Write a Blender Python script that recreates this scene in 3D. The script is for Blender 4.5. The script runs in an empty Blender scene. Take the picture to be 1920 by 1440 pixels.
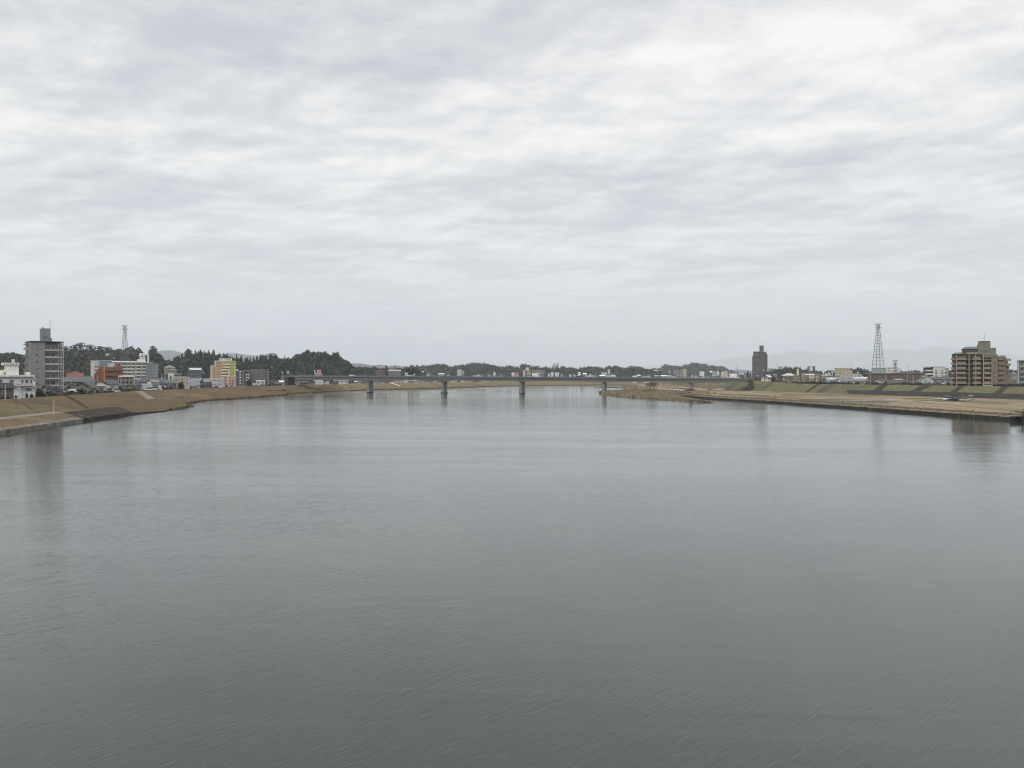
import bpy, bmesh, math, random
import numpy as np
from mathutils import Vector, noise
random.seed(7); rng = np.random.default_rng(7)
S = bpy.context.scene
R = math.radians
# ------------------------------------------------------------------ camera, sky, sun, exposure
EYE = 14.0; F = 1600.0; HZ = 704.0          # eye height over the water (m), focal length and horizon row in photo pixels
cd = bpy.data.cameras.new('camera'); cam = bpy.data.objects.new('camera', cd); S.collection.objects.link(cam)
cam.location = (0, 0, EYE); cam.rotation_euler = (R(90), 0, 0)
cd.sensor_width = 36; cd.lens = 36*F/1920; cd.shift_y = (HZ-720)/1920
cd.clip_start = 0.5; cd.clip_end = 120000
S.camera = cam
S.view_settings.view_transform = 'Standard'; S.view_settings.look = 'None'
S.view_settings.gamma = 1; S.view_settings.exposure = 0.0; S.view_settings.use_curve_mapping = False
S.cycles.use_denoising = True; S.cycles.filter_width = 1.1
S.cycles.max_bounces = 6; S.cycles.diffuse_bounces = 2; S.cycles.glossy_bounces = 3; S.cycles.volume_bounces = 3
SUN_EL, SUN_AZ = R(48), R(200)               # behind the camera, slightly left
w = bpy.data.worlds.new('World'); S.world = w; w.use_nodes = True
nt = w.node_tree; nt.nodes.clear()
def N(t, typ, **kw):
    n = t.nodes.new(typ)
    for k, v in kw.items():
        if k.startswith('i_'): n.inputs[k[2:].replace('_', ' ')].default_value = v
        elif k[0] == 'n' and k[1:].isdigit(): n.inputs[int(k[1:])].default_value = v
        else: setattr(n, k, v)
    return n
def math_(t, op, a, b=None, clamp=False):
    n = t.nodes.new('ShaderNodeMath'); n.operation = op; n.use_clamp = clamp
    for i, v in enumerate((a, b)):
        if v is None: continue
        if isinstance(v, (int, float)): n.inputs[i].default_value = v
        else: t.links.new(v, n.inputs[i])
    return n.outputs[0]
def ramp(t, fac, stops, interp='LINEAR'):
    n = t.nodes.new('ShaderNodeValToRGB'); n.color_ramp.interpolation = interp
    e = n.color_ramp.elements
    while len(e) < len(stops): e.new(0.5)
    for el, (p, c) in zip(e, stops):
        el.position = p; el.color = (c, c, c, 1) if isinstance(c, (int, float)) else (*c, 1)
    t.links.new(fac, n.inputs[0]); return n.outputs[0]
def mixc(t, fac, a, b, typ='MIX'):
    n = t.nodes.new('ShaderNodeMix'); n.data_type = 'RGBA'; n.blend_type = typ
    for i, v in ((0, fac), (6, a), (7, b)):
        if isinstance(v, (int, float)): n.inputs[i].default_value = v
        elif isinstance(v, tuple): n.inputs[i].default_value = (*v, 1)
        else: t.links.new(v, n.inputs[i])
    return n.outputs[2]
tc = N(nt, 'ShaderNodeTexCoord'); sp = N(nt, 'ShaderNodeSeparateXYZ'); nt.links.new(tc.outputs['Generated'], sp.inputs[0])
up = math_(nt, 'MAXIMUM', sp.outputs[2], 0.0)
den = math_(nt, 'ADD', up, 0.11)
cx = math_(nt, 'DIVIDE', sp.outputs[0], den); cy = math_(nt, 'DIVIDE', sp.outputs[1], den)
cmb = N(nt, 'ShaderNodeCombineXYZ'); nt.links.new(cx, cmb.inputs[0]); nt.links.new(cy, cmb.inputs[1])
def cloud(scale, rot, loc, detail, rough, dist):
    m1 = N(nt, 'ShaderNodeMapping'); m1.inputs['Rotation'].default_value = (0, 0, rot); nt.links.new(cmb.outputs[0], m1.inputs[0])
    mp = N(nt, 'ShaderNodeMapping'); mp.inputs['Scale'].default_value = scale; mp.inputs['Location'].default_value = loc
    nt.links.new(m1.outputs[0], mp.inputs[0])
    n = N(nt, 'ShaderNodeTexNoise', i_Scale=1.0, i_Detail=detail, i_Roughness=rough, i_Distortion=dist)
    nt.links.new(mp.outputs[0], n.inputs['Vector']); return n.outputs[0]
n1 = cloud((0.75, 1.2, 1), R(12), (3.1, 1.7, 0), 5, 0.5, 0.1)       # large rolls
n2 = cloud((2.5, 2.7, 1), R(20), (7.3, 4.2, 0), 9, 0.58, 0.15)         # puffs
n2b = cloud((2.5, 2.7, 1), R(20), (7.3, 4.38, 0), 9, 0.58, 0.15)       # the same puffs, shifted: their lit and shaded edges
n3 = cloud((0.22, 0.4, 1), R(-10), (1.3, 8.2, 0), 3, 0.5, 0.1)
rolls = ramp(nt, n1, [(0.30, 0.0), (0.70, 1.0)], 'EASE')
puffs = ramp(nt, n2, [(0.32, 0.0), (0.70, 1.0)], 'EASE')
wide = ramp(nt, n3, [(0.3, 0.0), (0.7, 1.0)])
relief = math_(nt, 'MULTIPLY', math_(nt, 'SUBTRACT', n2, n2b), 0.85)
v = math_(nt, 'ADD', math_(nt, 'MULTIPLY', rolls, 0.44), math_(nt, 'ADD', math_(nt, 'MULTIPLY', puffs, 0.36), math_(nt, 'MULTIPLY', wide, 0.20)))
v = math_(nt, 'ADD', v, relief)
ccol = ramp(nt, v, [(0.12, (0.53, 0.54, 0.58)), (0.42, (0.655, 0.66, 0.685)), (0.60, (0.755, 0.757, 0.758)), (0.90, (0.905, 0.895, 0.875))])
# the veil below the cloud deck: smooth blue grey towards the horizon
hor = ramp(nt, up, [(0.0, 0.96), (0.06, 0.82), (0.14, 0.32), (0.24, 0.0)], 'EASE')
sky_c = mixc(nt, hor, ccol, (0.64, 0.668, 0.698))
# overcast luminance: brighter towards the zenith, as an overcast sky is
lum = ramp(nt, up, [(0.0, 1.07), (0.10, 1.07), (0.25, 1.0), (0.42, 1.0), (0.7, 1.6), (1.0, 2.2)])
gain = math_(nt, 'MULTIPLY', lum, 11.7)
vm = N(nt, 'ShaderNodeVectorMath', operation='SCALE'); nt.links.new(sky_c, vm.inputs[0]); nt.links.new(gain, vm.inputs['Scale'])
nish = N(nt, 'ShaderNodeTexSky', sky_type='NISHITA', sun_disc=False, sun_elevation=SUN_EL, sun_rotation=SUN_AZ)
thin = mixc(nt, 0.94, nish.outputs[0], vm.outputs[0])
bg = N(nt, 'ShaderNodeBackground', i_Strength=0.1); nt.links.new(thin, bg.inputs[0])
wo = N(nt, 'ShaderNodeOutputWorld'); nt.links.new(bg.outputs[0], wo.inputs[0])
sd = bpy.data.lights.new('sun', 'SUN'); sd.energy = 0.9; sd.angle = R(14); sd.color = (1, 0.96, 0.9)
sun = bpy.data.objects.new('sun', sd); S.collection.objects.link(sun)
sun.rotation_euler = (R(90)-SUN_EL, 0, R(180)-SUN_AZ)

# ------------------------------------------------------------------ helpers
def lin(c): return tuple(((x/255+0.055)/1.055)**2.4 if x > 10 else x/255/12.92 for x in c)
MATS = {}
def M(name, srgb, var=0.12, scale=0.4, rough=0.85, spec=0.3, metal=0.0, stain=0.0, k=1.0):
    """procedural material: base colour with noise variation and vertical stains, in object space"""
    if name in MATS: return MATS[name]
    m = bpy.data.materials.new(name); m.use_nodes = True; t = m.node_tree; b = t.nodes['Principled BSDF']
    c = tuple(x*k for x in lin(srgb))
    co = N(t, 'ShaderNodeTexCoord').outputs['Object']
    n = N(t, 'ShaderNodeTexNoise', i_Scale=scale, i_Detail=6.0, i_Roughness=0.65); t.links.new(co, n.inputs['Vector'])
    f = ramp(t, n.outputs[0], [(0.36, 1-var), (0.64, 1+var)])
    col = mixc(t, 1.0, c, f, 'MULTIPLY')
    if stain:
        mp = N(t, 'ShaderNodeMapping'); mp.inputs['Scale'].default_value = (1.1, 1.1, 0.12); t.links.new(co, mp.inputs[0])
        n2 = N(t, 'ShaderNodeTexNoise', i_Scale=1.0, i_Detail=4.0); t.links.new(mp.outputs[0], n2.inputs['Vector'])
        f2 = ramp(t, n2.outputs[0], [(0.45, 1.0), (0.75, 1-stain)])
        col = mixc(t, 1.0, col, f2, 'MULTIPLY')
    t.links.new(col, b.inputs['Base Color']); b.inputs['Roughness'].default_value = rough
    b.inputs['Specular IOR Level'].default_value = spec; b.inputs['Metallic'].default_value = metal
    MATS[name] = m; return m
class MB:
    def __init__(s): s.v = []; s.f = []; s.mi = []; s.mats = []
    def mat(s, m):
        if m not in s.mats: s.mats.append(m)
        return s.mats.index(m)
    def add(s, vs, fs, m=None):
        o = len(s.v); s.v += [tuple(p) for p in vs]; i = s.mat(m) if m else 0
        s.f += [tuple(a+o for a in f) for f in fs]; s.mi += [i]*len(fs)
    def box(s, x0, x1, y0, y1, z0, z1, m=None):
        s.add([(x0,y0,z0),(x1,y0,z0),(x1,y1,z0),(x0,y1,z0),(x0,y0,z1),(x1,y0,z1),(x1,y1,z1),(x0,y1,z1)],
              [(0,3,2,1),(4,5,6,7),(0,1,5,4),(1,2,6,5),(2,3,7,6),(3,0,4,7)], m)
    def bar(s, a, b, r, m=None, n=4, r2=None):
        a = Vector(a); b = Vector(b); d = (b-a).normalized(); u = d.orthogonal().normalized(); w_ = d.cross(u); r2 = r if r2 is None else r2
        vs = [a+(u*math.cos(t)+w_*math.sin(t))*r for t in [2*math.pi*(i+.5)/n for i in range(n)]] + \
             [b+(u*math.cos(t)+w_*math.sin(t))*r2 for t in [2*math.pi*(i+.5)/n for i in range(n)]]
        s.add(vs, [(i,(i+1)%n,n+(i+1)%n,n+i) for i in range(n)]+[tuple(range(n))[::-1], tuple(range(n,2*n))], m)
    def cyl(s, x, y, z0, z1, r, m=None, n=10, r2=None): s.bar((x,y,z0),(x,y,z1), r, m, n, r2)
    def mesh(s, name, m=None):
        me = bpy.data.meshes.new(name); me.from_pydata(s.v, [], s.f)
        for x in (s.mats or [m]):
            if x: me.materials.append(x)
        if len(s.mats) > 1: me.polygons.foreach_set('material_index', s.mi)
        me.update(); return me
    def build(s, name, m=None, parent=None, loc=None):
        return link(name, s.mesh(name, m), parent, loc)
C = S.collection
def link(name, me, parent=None, loc=None, rot=0, scale=None):
    o = bpy.data.objects.new(name, me); C.objects.link(o)
    if parent: o.parent = parent
    if loc: o.location = loc
    if rot: o.rotation_euler = (0, 0, rot)
    if scale: o.scale = scale
    return o
def empty(name, loc, rz=0):
    o = bpy.data.objects.new(name, None); C.objects.link(o); o.location = loc; o.rotation_euler = (0, 0, rz); o.empty_display_size = 1; return o
def tag(o, label, cat, group=None, kind=None):
    if label: o['label'] = label
    if cat: o['category'] = cat
    if group: o['group'] = group
    if kind: o['kind'] = kind
    return o
def struct(o): o['kind'] = 'structure'; return o
def crossing(pts, px):
    k = (px-960)/F
    for a, b in zip(pts, pts[1:]):
        if a[1] < 30: continue
        fa, fb = a[0]-k*a[1], b[0]-k*b[1]
        if fa*fb <= 0 and fa != fb:
            t_ = fa/(fa-fb); return tuple(p+(q-p)*t_ for p, q in zip(a, b))
    return None
def at(px, py, d): return ((px-960)*d/F, d, EYE+(HZ-py)*d/F)

# ------------------------------------------------------------------ land: banks as lofts between a shore line and a levee crown line
LS = [(-100,-24000,-150,-24000),(-105,-500,-150,-500),(-108,0,-152,0),(-113,120,-156,130),(-117.6,196,-161,228),(-121,215,-164,250),(-126,246,-167,282),(-133,295,-176,340),
 (-136,329,-185,385),(-138,361,-189,425),(-145,386,-192,455),(-161,423,-193,490),(-169,467,-194,520),(-168,498,-195,556),(-163,560,-190,610),(-161,605,-186,655),
 (-168,640,-183,690),(-165,690,-179,725),(-154,723,-170,755),(-146,780,-160,800),(-135,830,-146,850),(-108,885,-122,902),(-76,933,-90,955),(-38,1040,-50,1070),
 (0,1149,-10,1190),(60,1200,50,1245),(131,1244,125,1290),(400,1270,400,1320),(24000,1270,24000,1320)]
LFR = [0,.006,.08,.28,.41,1.0]; LZ = [-1.2,1.2,1.5,2.6,2.7,6.0]
RS = [(165,-24000,240,-24000,275,-24000,8.3),(162,-300,240,-300,275,-300,8.3),(160,0,240,0,275,0,8.3),(157,200,240,260,275,290,8.3),(156,260,238,320,272,355,8.3),(149,291,234,380,262,425,8.3),(147,317,226,420,250,465,8.3),
 (140,373,212,455,232,503,8.3),(132,423,200,500,215,542,8.3),(122,470,192,535,206,570,8.3),(116,503,185,568,198,600,8.3),(111,567,176,600,188,622,9.5),(102,620,166,625,178,642,10.6),
 (92,680,164,690,176,705,9.3),(98,760,168,790,180,800,8.0),(125,974,178,960,192,965,8.0),(147,1149,205,1090,218,1080,8.0),(260,1185,300,1135,300,1120,8.0),(24000,1185,24000,1135,24000,1120,8.0)]
def resample(st, lo, hi, step):
    out = []
    for a, b in zip(st, st[1:]):
        d = math.hypot(b[0]-a[0], b[1]-a[1]); n = 1
        if lo <= a[1] <= hi and abs(a[0]) < 2000 and abs(b[0]) < 2000 and a[1] >= 0: n = max(1, int(d/step))
        out += [tuple(p+(q-p)*i/n for p, q in zip(a, b)) for i in range(n)]
    return out+[st[-1]]
def smooth(st, it=2):
    st = [tuple(s) for s in st]
    for _ in range(it):
        st = [st[0]]+[tuple((a+2*b+c)/4 if abs(b_[0]) < 500 and 0 < b_[1] < 2000 and abs(c_[0]) < 500 else b for a, b, c in zip(a_, b_, c_)) for a_, b_, c_ in zip(st, st[1:], st[2:])]+[st[-1]]
    return st
LG = smooth(resample(LS, 0, 1400, 7), 4); RG = smooth(resample(RS, 0, 1400, 8), 4)
def lp(i, f):
    s = LG[i]; return s[0]+(s[2]-s[0])*f, s[1]+(s[3]-s[1])*f
def groundmat(name, stops, ns=0.05, streak=(1, 1, 1), fine=0.8):
    """grass or soil: several colours broken up by noise at three sizes (object space = world metres)"""
    m = bpy.data.materials.new(name); m.use_nodes = True; t = m.node_tree; b = t.nodes['Principled BSDF']
    co = N(t, 'ShaderNodeTexCoord').outputs['Object']
    mp = N(t, 'ShaderNodeMapping'); mp.inputs['Scale'].default_value = streak; t.links.new(co, mp.inputs[0])
    a = N(t, 'ShaderNodeTexNoise', i_Scale=ns, i_Detail=8.0, i_Roughness=0.62, i_Distortion=0.5); t.links.new(mp.outputs[0], a.inputs['Vector'])
    c = N(t, 'ShaderNodeTexNoise', i_Scale=fine, i_Detail=5.0, i_Roughness=0.7); t.links.new(co, c.inputs['Vector'])
    col = ramp(t, a.outputs[0], [(0.36+0.28*i/(len(stops)-1), lin(s)) for i, s in enumerate(stops)])
    col = mixc(t, 1.0, col, ramp(t, c.outputs[0], [(0.32, 0.6), (0.68, 1.4)]), 'MULTIPLY')
    t.links.new(col, b.inputs['Base Color']); b.inputs['Roughness'].default_value = 0.95; b.inputs['Specular IOR Level'].default_value = 0.1
    bp = N(t, 'ShaderNodeBump', i_Strength=0.6, i_Distance=0.3); t.links.new(c.outputs[0], bp.inputs['Height']); t.links.new(bp.outputs[0], b.inputs['Normal'])
    return m
G_GREEN = groundmat('levee_grass_green', [(76,76,56),(92,88,64),(86,84,60),(104,96,72)], 0.03, (1, .4, 1))
G_BROWN = groundmat('levee_grass_brown', [(90,80,62),(108,92,70),(98,86,66),(120,100,78)], 0.03, (1, .5, 1))
G_LEFT = groundmat('left_levee_grass', [(74,68,54),(96,86,68),(84,77,60),(108,96,76)], 0.03, (1, .45, 1))
def _grade():
    t = G_LEFT.node_tree; b = t.nodes['Principled BSDF']; src = b.inputs['Base Color'].links[0].from_socket
    g = N(t, 'ShaderNodeNewGeometry'); sp = N(t, 'ShaderNodeSeparateXYZ'); t.links.new(g.outputs['Position'], sp.inputs[0])
    nz = N(t, 'ShaderNodeTexNoise', i_Scale=0.02, i_Detail=5.0); t.links.new(g.outputs['Position'], nz.inputs['Vector'])
    y = math_(t, 'ADD', math_(t, 'MULTIPLY', sp.outputs[1], 1/400), math_(t, 'MULTIPLY', nz.outputs[0], 0.45))
    f = ramp(t, y, [(0.84, 0.0), (1.12, 1.0)])          # greener turf near, russet dry grass farther up the river
    tint = mixc(t, f, (0.86, 0.93, 0.80), (1.10, 0.94, 0.82)); t.links.new(mixc(t, 1.0, src, tint, 'MULTIPLY'), b.inputs['Base Color'])
_grade()
G_MIX = groundmat('levee_grass_dry', [(96,88,66),(116,104,80),(102,96,70),(126,112,88)], 0.03)
G_TAN = groundmat('dry_meadow_grass', [(96,90,74),(128,115,93),(144,129,104),(110,101,81),(132,119,96)], 0.022, (2.2, .3, 1))
G_RIGHT = groundmat('right_levee_grass', [(84,82,60),(102,97,70),(92,90,64),(114,104,80)], 0.04, (.8, .5, 1))
G_SHORE = groundmat('shore_scrub', [(62,56,42),(96,84,60),(76,68,50),(112,98,70)], 0.12)
CONC = groundmat('weathered_concrete', [(92,87,78),(118,112,100),(104,98,88),(132,126,114)], 0.25)
DCONC = groundmat('dark_revetment_blocks', [(40,38,34),(62,57,49),(47,45,40),(80,73,62)], 0.2)
PATHM = groundmat('pale_path', [(108,103,94),(130,124,112),(118,112,102)], 0.2)
ASPH = groundmat('asphalt', [(86,86,86),(98,97,95),(92,91,90)], 0.2)
TOWNG = groundmat('town_ground', [(72,72,66),(98,94,86),(82,84,72),(110,106,98)], 0.03)
def strips(cells):
    """cells: list of (name, mat, quad) -> one object per name"""
    g = {}
    for nme, m, q in cells: g.setdefault(nme, MB()).add(q, [(0,1,2,3)], m)
    for nme, mb in g.items():
        o = mb.build(nme); bm = bmesh.new(); bm.from_mesh(o.data); bmesh.ops.remove_doubles(bm, verts=bm.verts, dist=0.01)
        bmesh.ops.recalc_face_normals(bm, faces=bm.faces)
        if sum(f.normal.z for f in bm.faces) < 0: bmesh.ops.reverse_faces(bm, faces=bm.faces)
        bm.to_mesh(o.data); bm.free(); struct(o)
def jit(x, y, s, a): return a*noise.noise(Vector((x*s, y*s, 0)))
cells = []
def lpt(i, k):
    x, y = lp(i, LFR[k]); z = LZ[k]
    yy = LG[i][1]
    if yy > 285 and k in (1, 2, 3, 4):   # farther on there is no ledge, the bank falls straight to the shore
        b = min(1, (yy-285)/40); z = z*(1-b)+b*(-1.2+7.2*(LFR[k]+0.05)**0.62 if k > 1 else 0.35)
        if 1 <= k < 4: x += b*jit(x, y, .05, 3); y += b*jit(y, x, .06, 4)
    if yy > 325 and k < 2: x += jit(x, y, .11, 1.8); y += jit(y, x, .13, 2.2)
    return (x, y, z)
for i in range(len(LG)-1):
    ym = LG[i][1]
    for k in range(5):
        q = [lpt(i, k), lpt(i+1, k), lpt(i+1, k+1), lpt(i, k+1)]
        if ym < 248: nme, m = [('quay_wall', CONC), ('quay_ledge', CONC), ('riverside_grass', G_BROWN), ('levee_path', PATHM), ('left_levee', G_LEFT)][k]
        elif ym < 300: nme, m = [('quay_wall', DCONC), ('stone_revetment', DCONC), ('stone_revetment', DCONC), ('left_levee', G_LEFT), ('left_levee', G_LEFT)][k]
        elif ym < 420: nme, m = [('shore_edge', DCONC), ('shore_edge', G_SHORE), ('left_levee', G_LEFT)][min(k, 2)]
        else: nme, m = [('shore_edge', G_SHORE), ('shore_edge', G_SHORE), ('left_levee', G_LEFT if ym < 760 else G_MIX)][min(k, 2)]
        cells.append((nme, m, q))
    def off(j, dd, z):
        s = LG[j]; dx, dy = s[2]-s[0], s[3]-s[1]; L = math.hypot(dx, dy); return (s[2]+dx/L*dd, s[3]+dy/L*dd, z)
    cells.append(('levee_road', ASPH, [off(i,0,6.0), off(i+1,0,6.0), off(i+1,4.5,6.0), off(i,4.5,6.0)]))
    cells.append(('left_town_ground', TOWNG, [off(i,4.5,6.0), off(i+1,4.5,6.0), off(i+1,9,5.4), off(i,9,5.4)]))
n = len(LG)
def Lout(i):
    t = i/(n-1); a = R(-128)-t*R(229)          # sweeps from behind-left, round the front, to the right
    return (33000*math.cos(a), 33000*math.sin(a), 5.4)
for i in range(n-1):
    a_, b_ = off(i,9,5.4), off(i+1,9,5.4)
    prev = (a_, b_)
    for f0, f1 in ((0,.01),(.01,.05),(.05,.25),(.25,1)):
        A0 = [p+(q-p)*f0 for p, q in zip(a_, Lout(i))]; A1 = [p+(q-p)*f1 for p, q in zip(a_, Lout(i))]
        B0 = [p+(q-p)*f0 for p, q in zip(b_, Lout(i+1))]; B1 = [p+(q-p)*f1 for p, q in zip(b_, Lout(i+1))]
        cells.append(('left_town_ground', TOWNG, [A0, B0, B1, A1]))
# right side: wall, flood plain, levee, road, town
def rp(i, a):     # a: 0 shore, 1 plain edge, 2 toe, 3 lower third, 4 crown
    s = RG[i]; dx, dy = s[2]-s[0], s[3]-s[1]; L = math.hypot(dx, dy)
    if a == 0: return (s[0], s[1], -1.2)
    if a == 1: return (s[0]+dx/L*.5, s[1]+dy/L*.5, 1.1)
    if a == 2: return (s[0]+dx/L*3.5, s[1]+dy/L*3.5, 1.5)
    if a == 3: return (s[0]+dx/L*8, s[1]+dy/L*8, 1.95)
    if a == 4: return (s[2], s[3], 3.0)
    f = {5: .42, 6: 1.0}[a]; return (s[2]+(s[4]-s[2])*f, s[3]+(s[5]-s[3])*f, 3.0+(s[6]-3.0)*f)
def roff(j, dd, z):
    s = RG[j]; dx, dy = s[4]-s[2], s[5]-s[3]; L = math.hypot(dx, dy) or 1; return (s[4]+dx/L*dd, s[5]+dy/L*dd, z)
nr = len(RG)
for i in range(nr-1):
    ym = RG[i][1]; ty = RG[i][3]
    names = [('right_quay_wall', DCONC), ('right_quay_ledge', CONC), ('riverside_bank', G_SHORE), ('flood_meadow', G_TAN),
             ('levee_blockwork', DCONC) if ty < 505 else ('right_levee', G_RIGHT), ('right_levee', G_RIGHT)]
    for k, (nme, m) in enumerate(names):
        cells.append((nme, m, [rp(i,k), rp(i+1,k), rp(i+1,k+1), rp(i,k+1)]))
    z0, z1 = RG[i][6], RG[i+1][6]
    cells.append(('right_levee_road', ASPH, [roff(i,0,z0), roff(i+1,0,z1), roff(i+1,4.5,z1), roff(i,4.5,z0)]))
    cells.append(('right_town_ground', TOWNG, [roff(i,4.5,z0), roff(i+1,4.5,z1), roff(i+1,10,7.5), roff(i,10,7.5)]))
def Rout(i):
    t = i/(nr-1); return (33000*math.cos(R(-45+t*47)), 33000*math.sin(R(-45+t*47)), 7.5)
for i in range(nr-1):
    a_, b_ = roff(i,10,7.5), roff(i+1,10,7.5)
    cells.append(('right_town_ground', TOWNG, [a_, b_, Rout(i+1), Rout(i)]))
strips(cells)

# ------------------------------------------------------------------ water
WAV = (0.021, 0.0048, 0.035, -0.008, 0.04, 0.11)
def water_mat():
    m = bpy.data.materials.new('river_water'); m.use_nodes = True; t = m.node_tree; b = t.nodes['Principled BSDF']
    co = N(t, 'ShaderNodeTexCoord').outputs['Object']
    b.inputs['Base Color'].default_value = (0.029, 0.0435, 0.0355, 1); b.inputs['IOR'].default_value = 1.42
    def wav(sx, sy, rot, det, dist=0.0, ro=0.55):
        m1 = N(t, 'ShaderNodeMapping'); m1.inputs['Rotation'].default_value = (0, 0, rot); t.links.new(co, m1.inputs[0])
        mp = N(t, 'ShaderNodeMapping'); mp.inputs['Scale'].default_value = (sx, sy, 1)
        t.links.new(m1.outputs[0], mp.inputs[0]); n_ = N(t, 'ShaderNodeTexNoise', i_Scale=1.0, i_Detail=det, i_Roughness=ro, i_Distortion=dist)
        t.links.new(mp.outputs[0], n_.inputs['Vector']); return n_.outputs[0]
    r1 = wav(0.9, 4.8, R(-50), 4.0, 0.5)                     # wind ripples, crests rising to the right
    r2 = wav(3.0, 11.0, R(-44), 2.0, 0.5)
    r4 = ramp(t, wav(0.5, 2.6, R(-46), 3.0, 0.8), [(0.58, 0.0), (0.70, 1.0)], 'EASE')      # scattered steeper wavelets
    r3 = wav(0.10, 0.22, R(-20), 3.0)
    patch = ramp(t, wav(0.0045, 0.014, R(6), 5.0, 0.8), [(0.36, 0.0), (0.62, 1.0)], 'EASE')   # calmer and rougher patches
    patch = math_(t, 'ADD', math_(t, 'MULTIPLY', patch, 0.7), math_(t, 'MULTIPLY', ramp(t, wav(0.018, 0.07, R(4), 4.0, 1.0), [(0.42, 0.0), (0.58, 1.0)], 'EASE'), 0.3))
    amp = math_(t, 'ADD', math_(t, 'MULTIPLY', patch, 0.7), 0.32)
    h = math_(t, 'ADD', math_(t, 'MULTIPLY', r1, WAV[0]), math_(t, 'ADD', math_(t, 'MULTIPLY', r2, WAV[1]), math_(t, 'MULTIPLY', r3, WAV[2])))
    h = math_(t, 'MULTIPLY', math_(t, 'ADD', h, math_(t, 'MULTIPLY', r4, WAV[3])), amp)
    bp = N(t, 'ShaderNodeBump', i_Strength=1.0, i_Distance=1.0); t.links.new(h, bp.inputs['Height']); t.links.new(bp.outputs[0], b.inputs['Normal'])
    t.links.new(ramp(t, patch, [(0.0, WAV[4]), (1.0, WAV[5])]), b.inputs['Roughness'])
    return m
wb = MB(); xs = [-34000, -2000, 0, 2000, 34000]
wb.add([(-600,-24000,0),(34000,-24000,0),(34000,1400,0),(-600,1400,0)], [(0,1,2,3)])
struct(wb.build('water', water_mat()))

# ------------------------------------------------------------------ haze
hb = MB(); hb.box(-36000, 36000, -36000, 36000, -2.4, 900)
hz = hb.build('haze'); hz['kind'] = 'stuff'
hm = bpy.data.materials.new('haze_air'); hm.use_nodes = True; t = hm.node_tree; t.nodes.clear()
pv = N(t, 'ShaderNodeVolumePrincipled', i_Density=8e-5, i_Anisotropy=0.0); pv.inputs['Color'].default_value = (0.90, 0.955, 1.0, 1)
ho = N(t, 'ShaderNodeOutputMaterial'); t.links.new(pv.outputs[0], ho.inputs['Volume']); hz.data.materials.append(hm)
hz.display_type = 'WIRE'

# ------------------------------------------------------------------ hills and mountains
def prof(pts, px):
    for (a, ya), (b, yb) in zip(pts, pts[1:]):
        if a <= px <= b: return ya+(yb-ya)*(px-a)/(b-a)
    return pts[0][1] if px < pts[0][0] else pts[-1][1]
class Hill:
    """ridge whose crest runs at distance D; front slope W deep, base height zb"""
    def __init__(s, pts, D, W, treeh=0, zb=5.0, bump=0.0, seed=0):
        s.pts, s.D, s.W, s.th, s.zb, s.bump, s.seed = pts, D, W, treeh, zb, bump, seed
    def crest(s, px): return max(s.zb+.5, EYE+(HZ-prof(s.pts, px))*s.D/F-s.th)
    def pos(s, px, t):          # t 0 foot, 1 crest, up to 1.6 behind
        d = s.D-s.W+s.W*t; h = s.crest(px)-s.zb
        k = 1-max(0, min(1, t if t <= 1 else 2-t)); k = 1-k*k*(1.0 if t > 1 else 1.15-.15*k)
        x = (px-960)*d/F
        z = s.zb+h*k + (s.bump*h*noise.noise(Vector((x*6/s.W, d*6/s.W, s.seed)))*(4*k*(1-k)) if s.bump else 0)
        return Vector((x, d, z))
    def mesh(s, name, mat, px0, px1, dpx, nt_=12):
        P = np.arange(px0, px1+.01, dpx); T = [i*1.9/nt_ for i in range(nt_+1)]
        mb = MB(); vs = [s.pos(p, t_)-Vector((0, 0, 1.2 if t_ in (T[0], T[-1]) else 0)) for p in P for t_ in T]; n_ = len(T)
        mb.add(vs, [(i*n_+j, (i+1)*n_+j, (i+1)*n_+j+1, i*n_+j+1) for i in range(len(P)-1) for j in range(n_-1)])
        o = mb.build(name, mat)
        for p in o.data.polygons: p.use_smooth = True
        return struct(o)
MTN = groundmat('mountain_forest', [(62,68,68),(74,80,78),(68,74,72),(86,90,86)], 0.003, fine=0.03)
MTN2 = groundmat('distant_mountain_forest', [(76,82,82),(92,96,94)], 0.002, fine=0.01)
FLOOR = groundmat('forest_floor', [(60,62,46),(82,80,58),(70,70,50)], 0.05)
M_left = Hill([(200,690),(265,672),(290,661),(305,658),(322,658),(345,663),(370,668),(392,669),(410,665.5),(425,664),(440,664),(462,667),(482,668),(492,666),(508,669),(535,673),(570,679),(600,686),(640,694)], 8800, 2400, bump=.35, seed=3)
M_left.mesh('mountain', MTN, 200, 640, 3, 16)
M_far = Hill([(600,697),(640,687),(660,681.5),(676,681.5),(700,685.5),(712,683.5),(727,686),(745,685),(765,690),(800,696)], 6800, 1600, bump=.3, seed=5)
M_far.mesh('mountain', MTN, 600, 800, 3, 14)
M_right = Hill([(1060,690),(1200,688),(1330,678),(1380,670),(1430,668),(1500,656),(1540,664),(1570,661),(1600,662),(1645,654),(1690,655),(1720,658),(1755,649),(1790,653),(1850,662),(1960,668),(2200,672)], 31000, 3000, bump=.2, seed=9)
M_right.mesh('mountain', MTN2, 1060, 2200, 6, 12)
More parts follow.
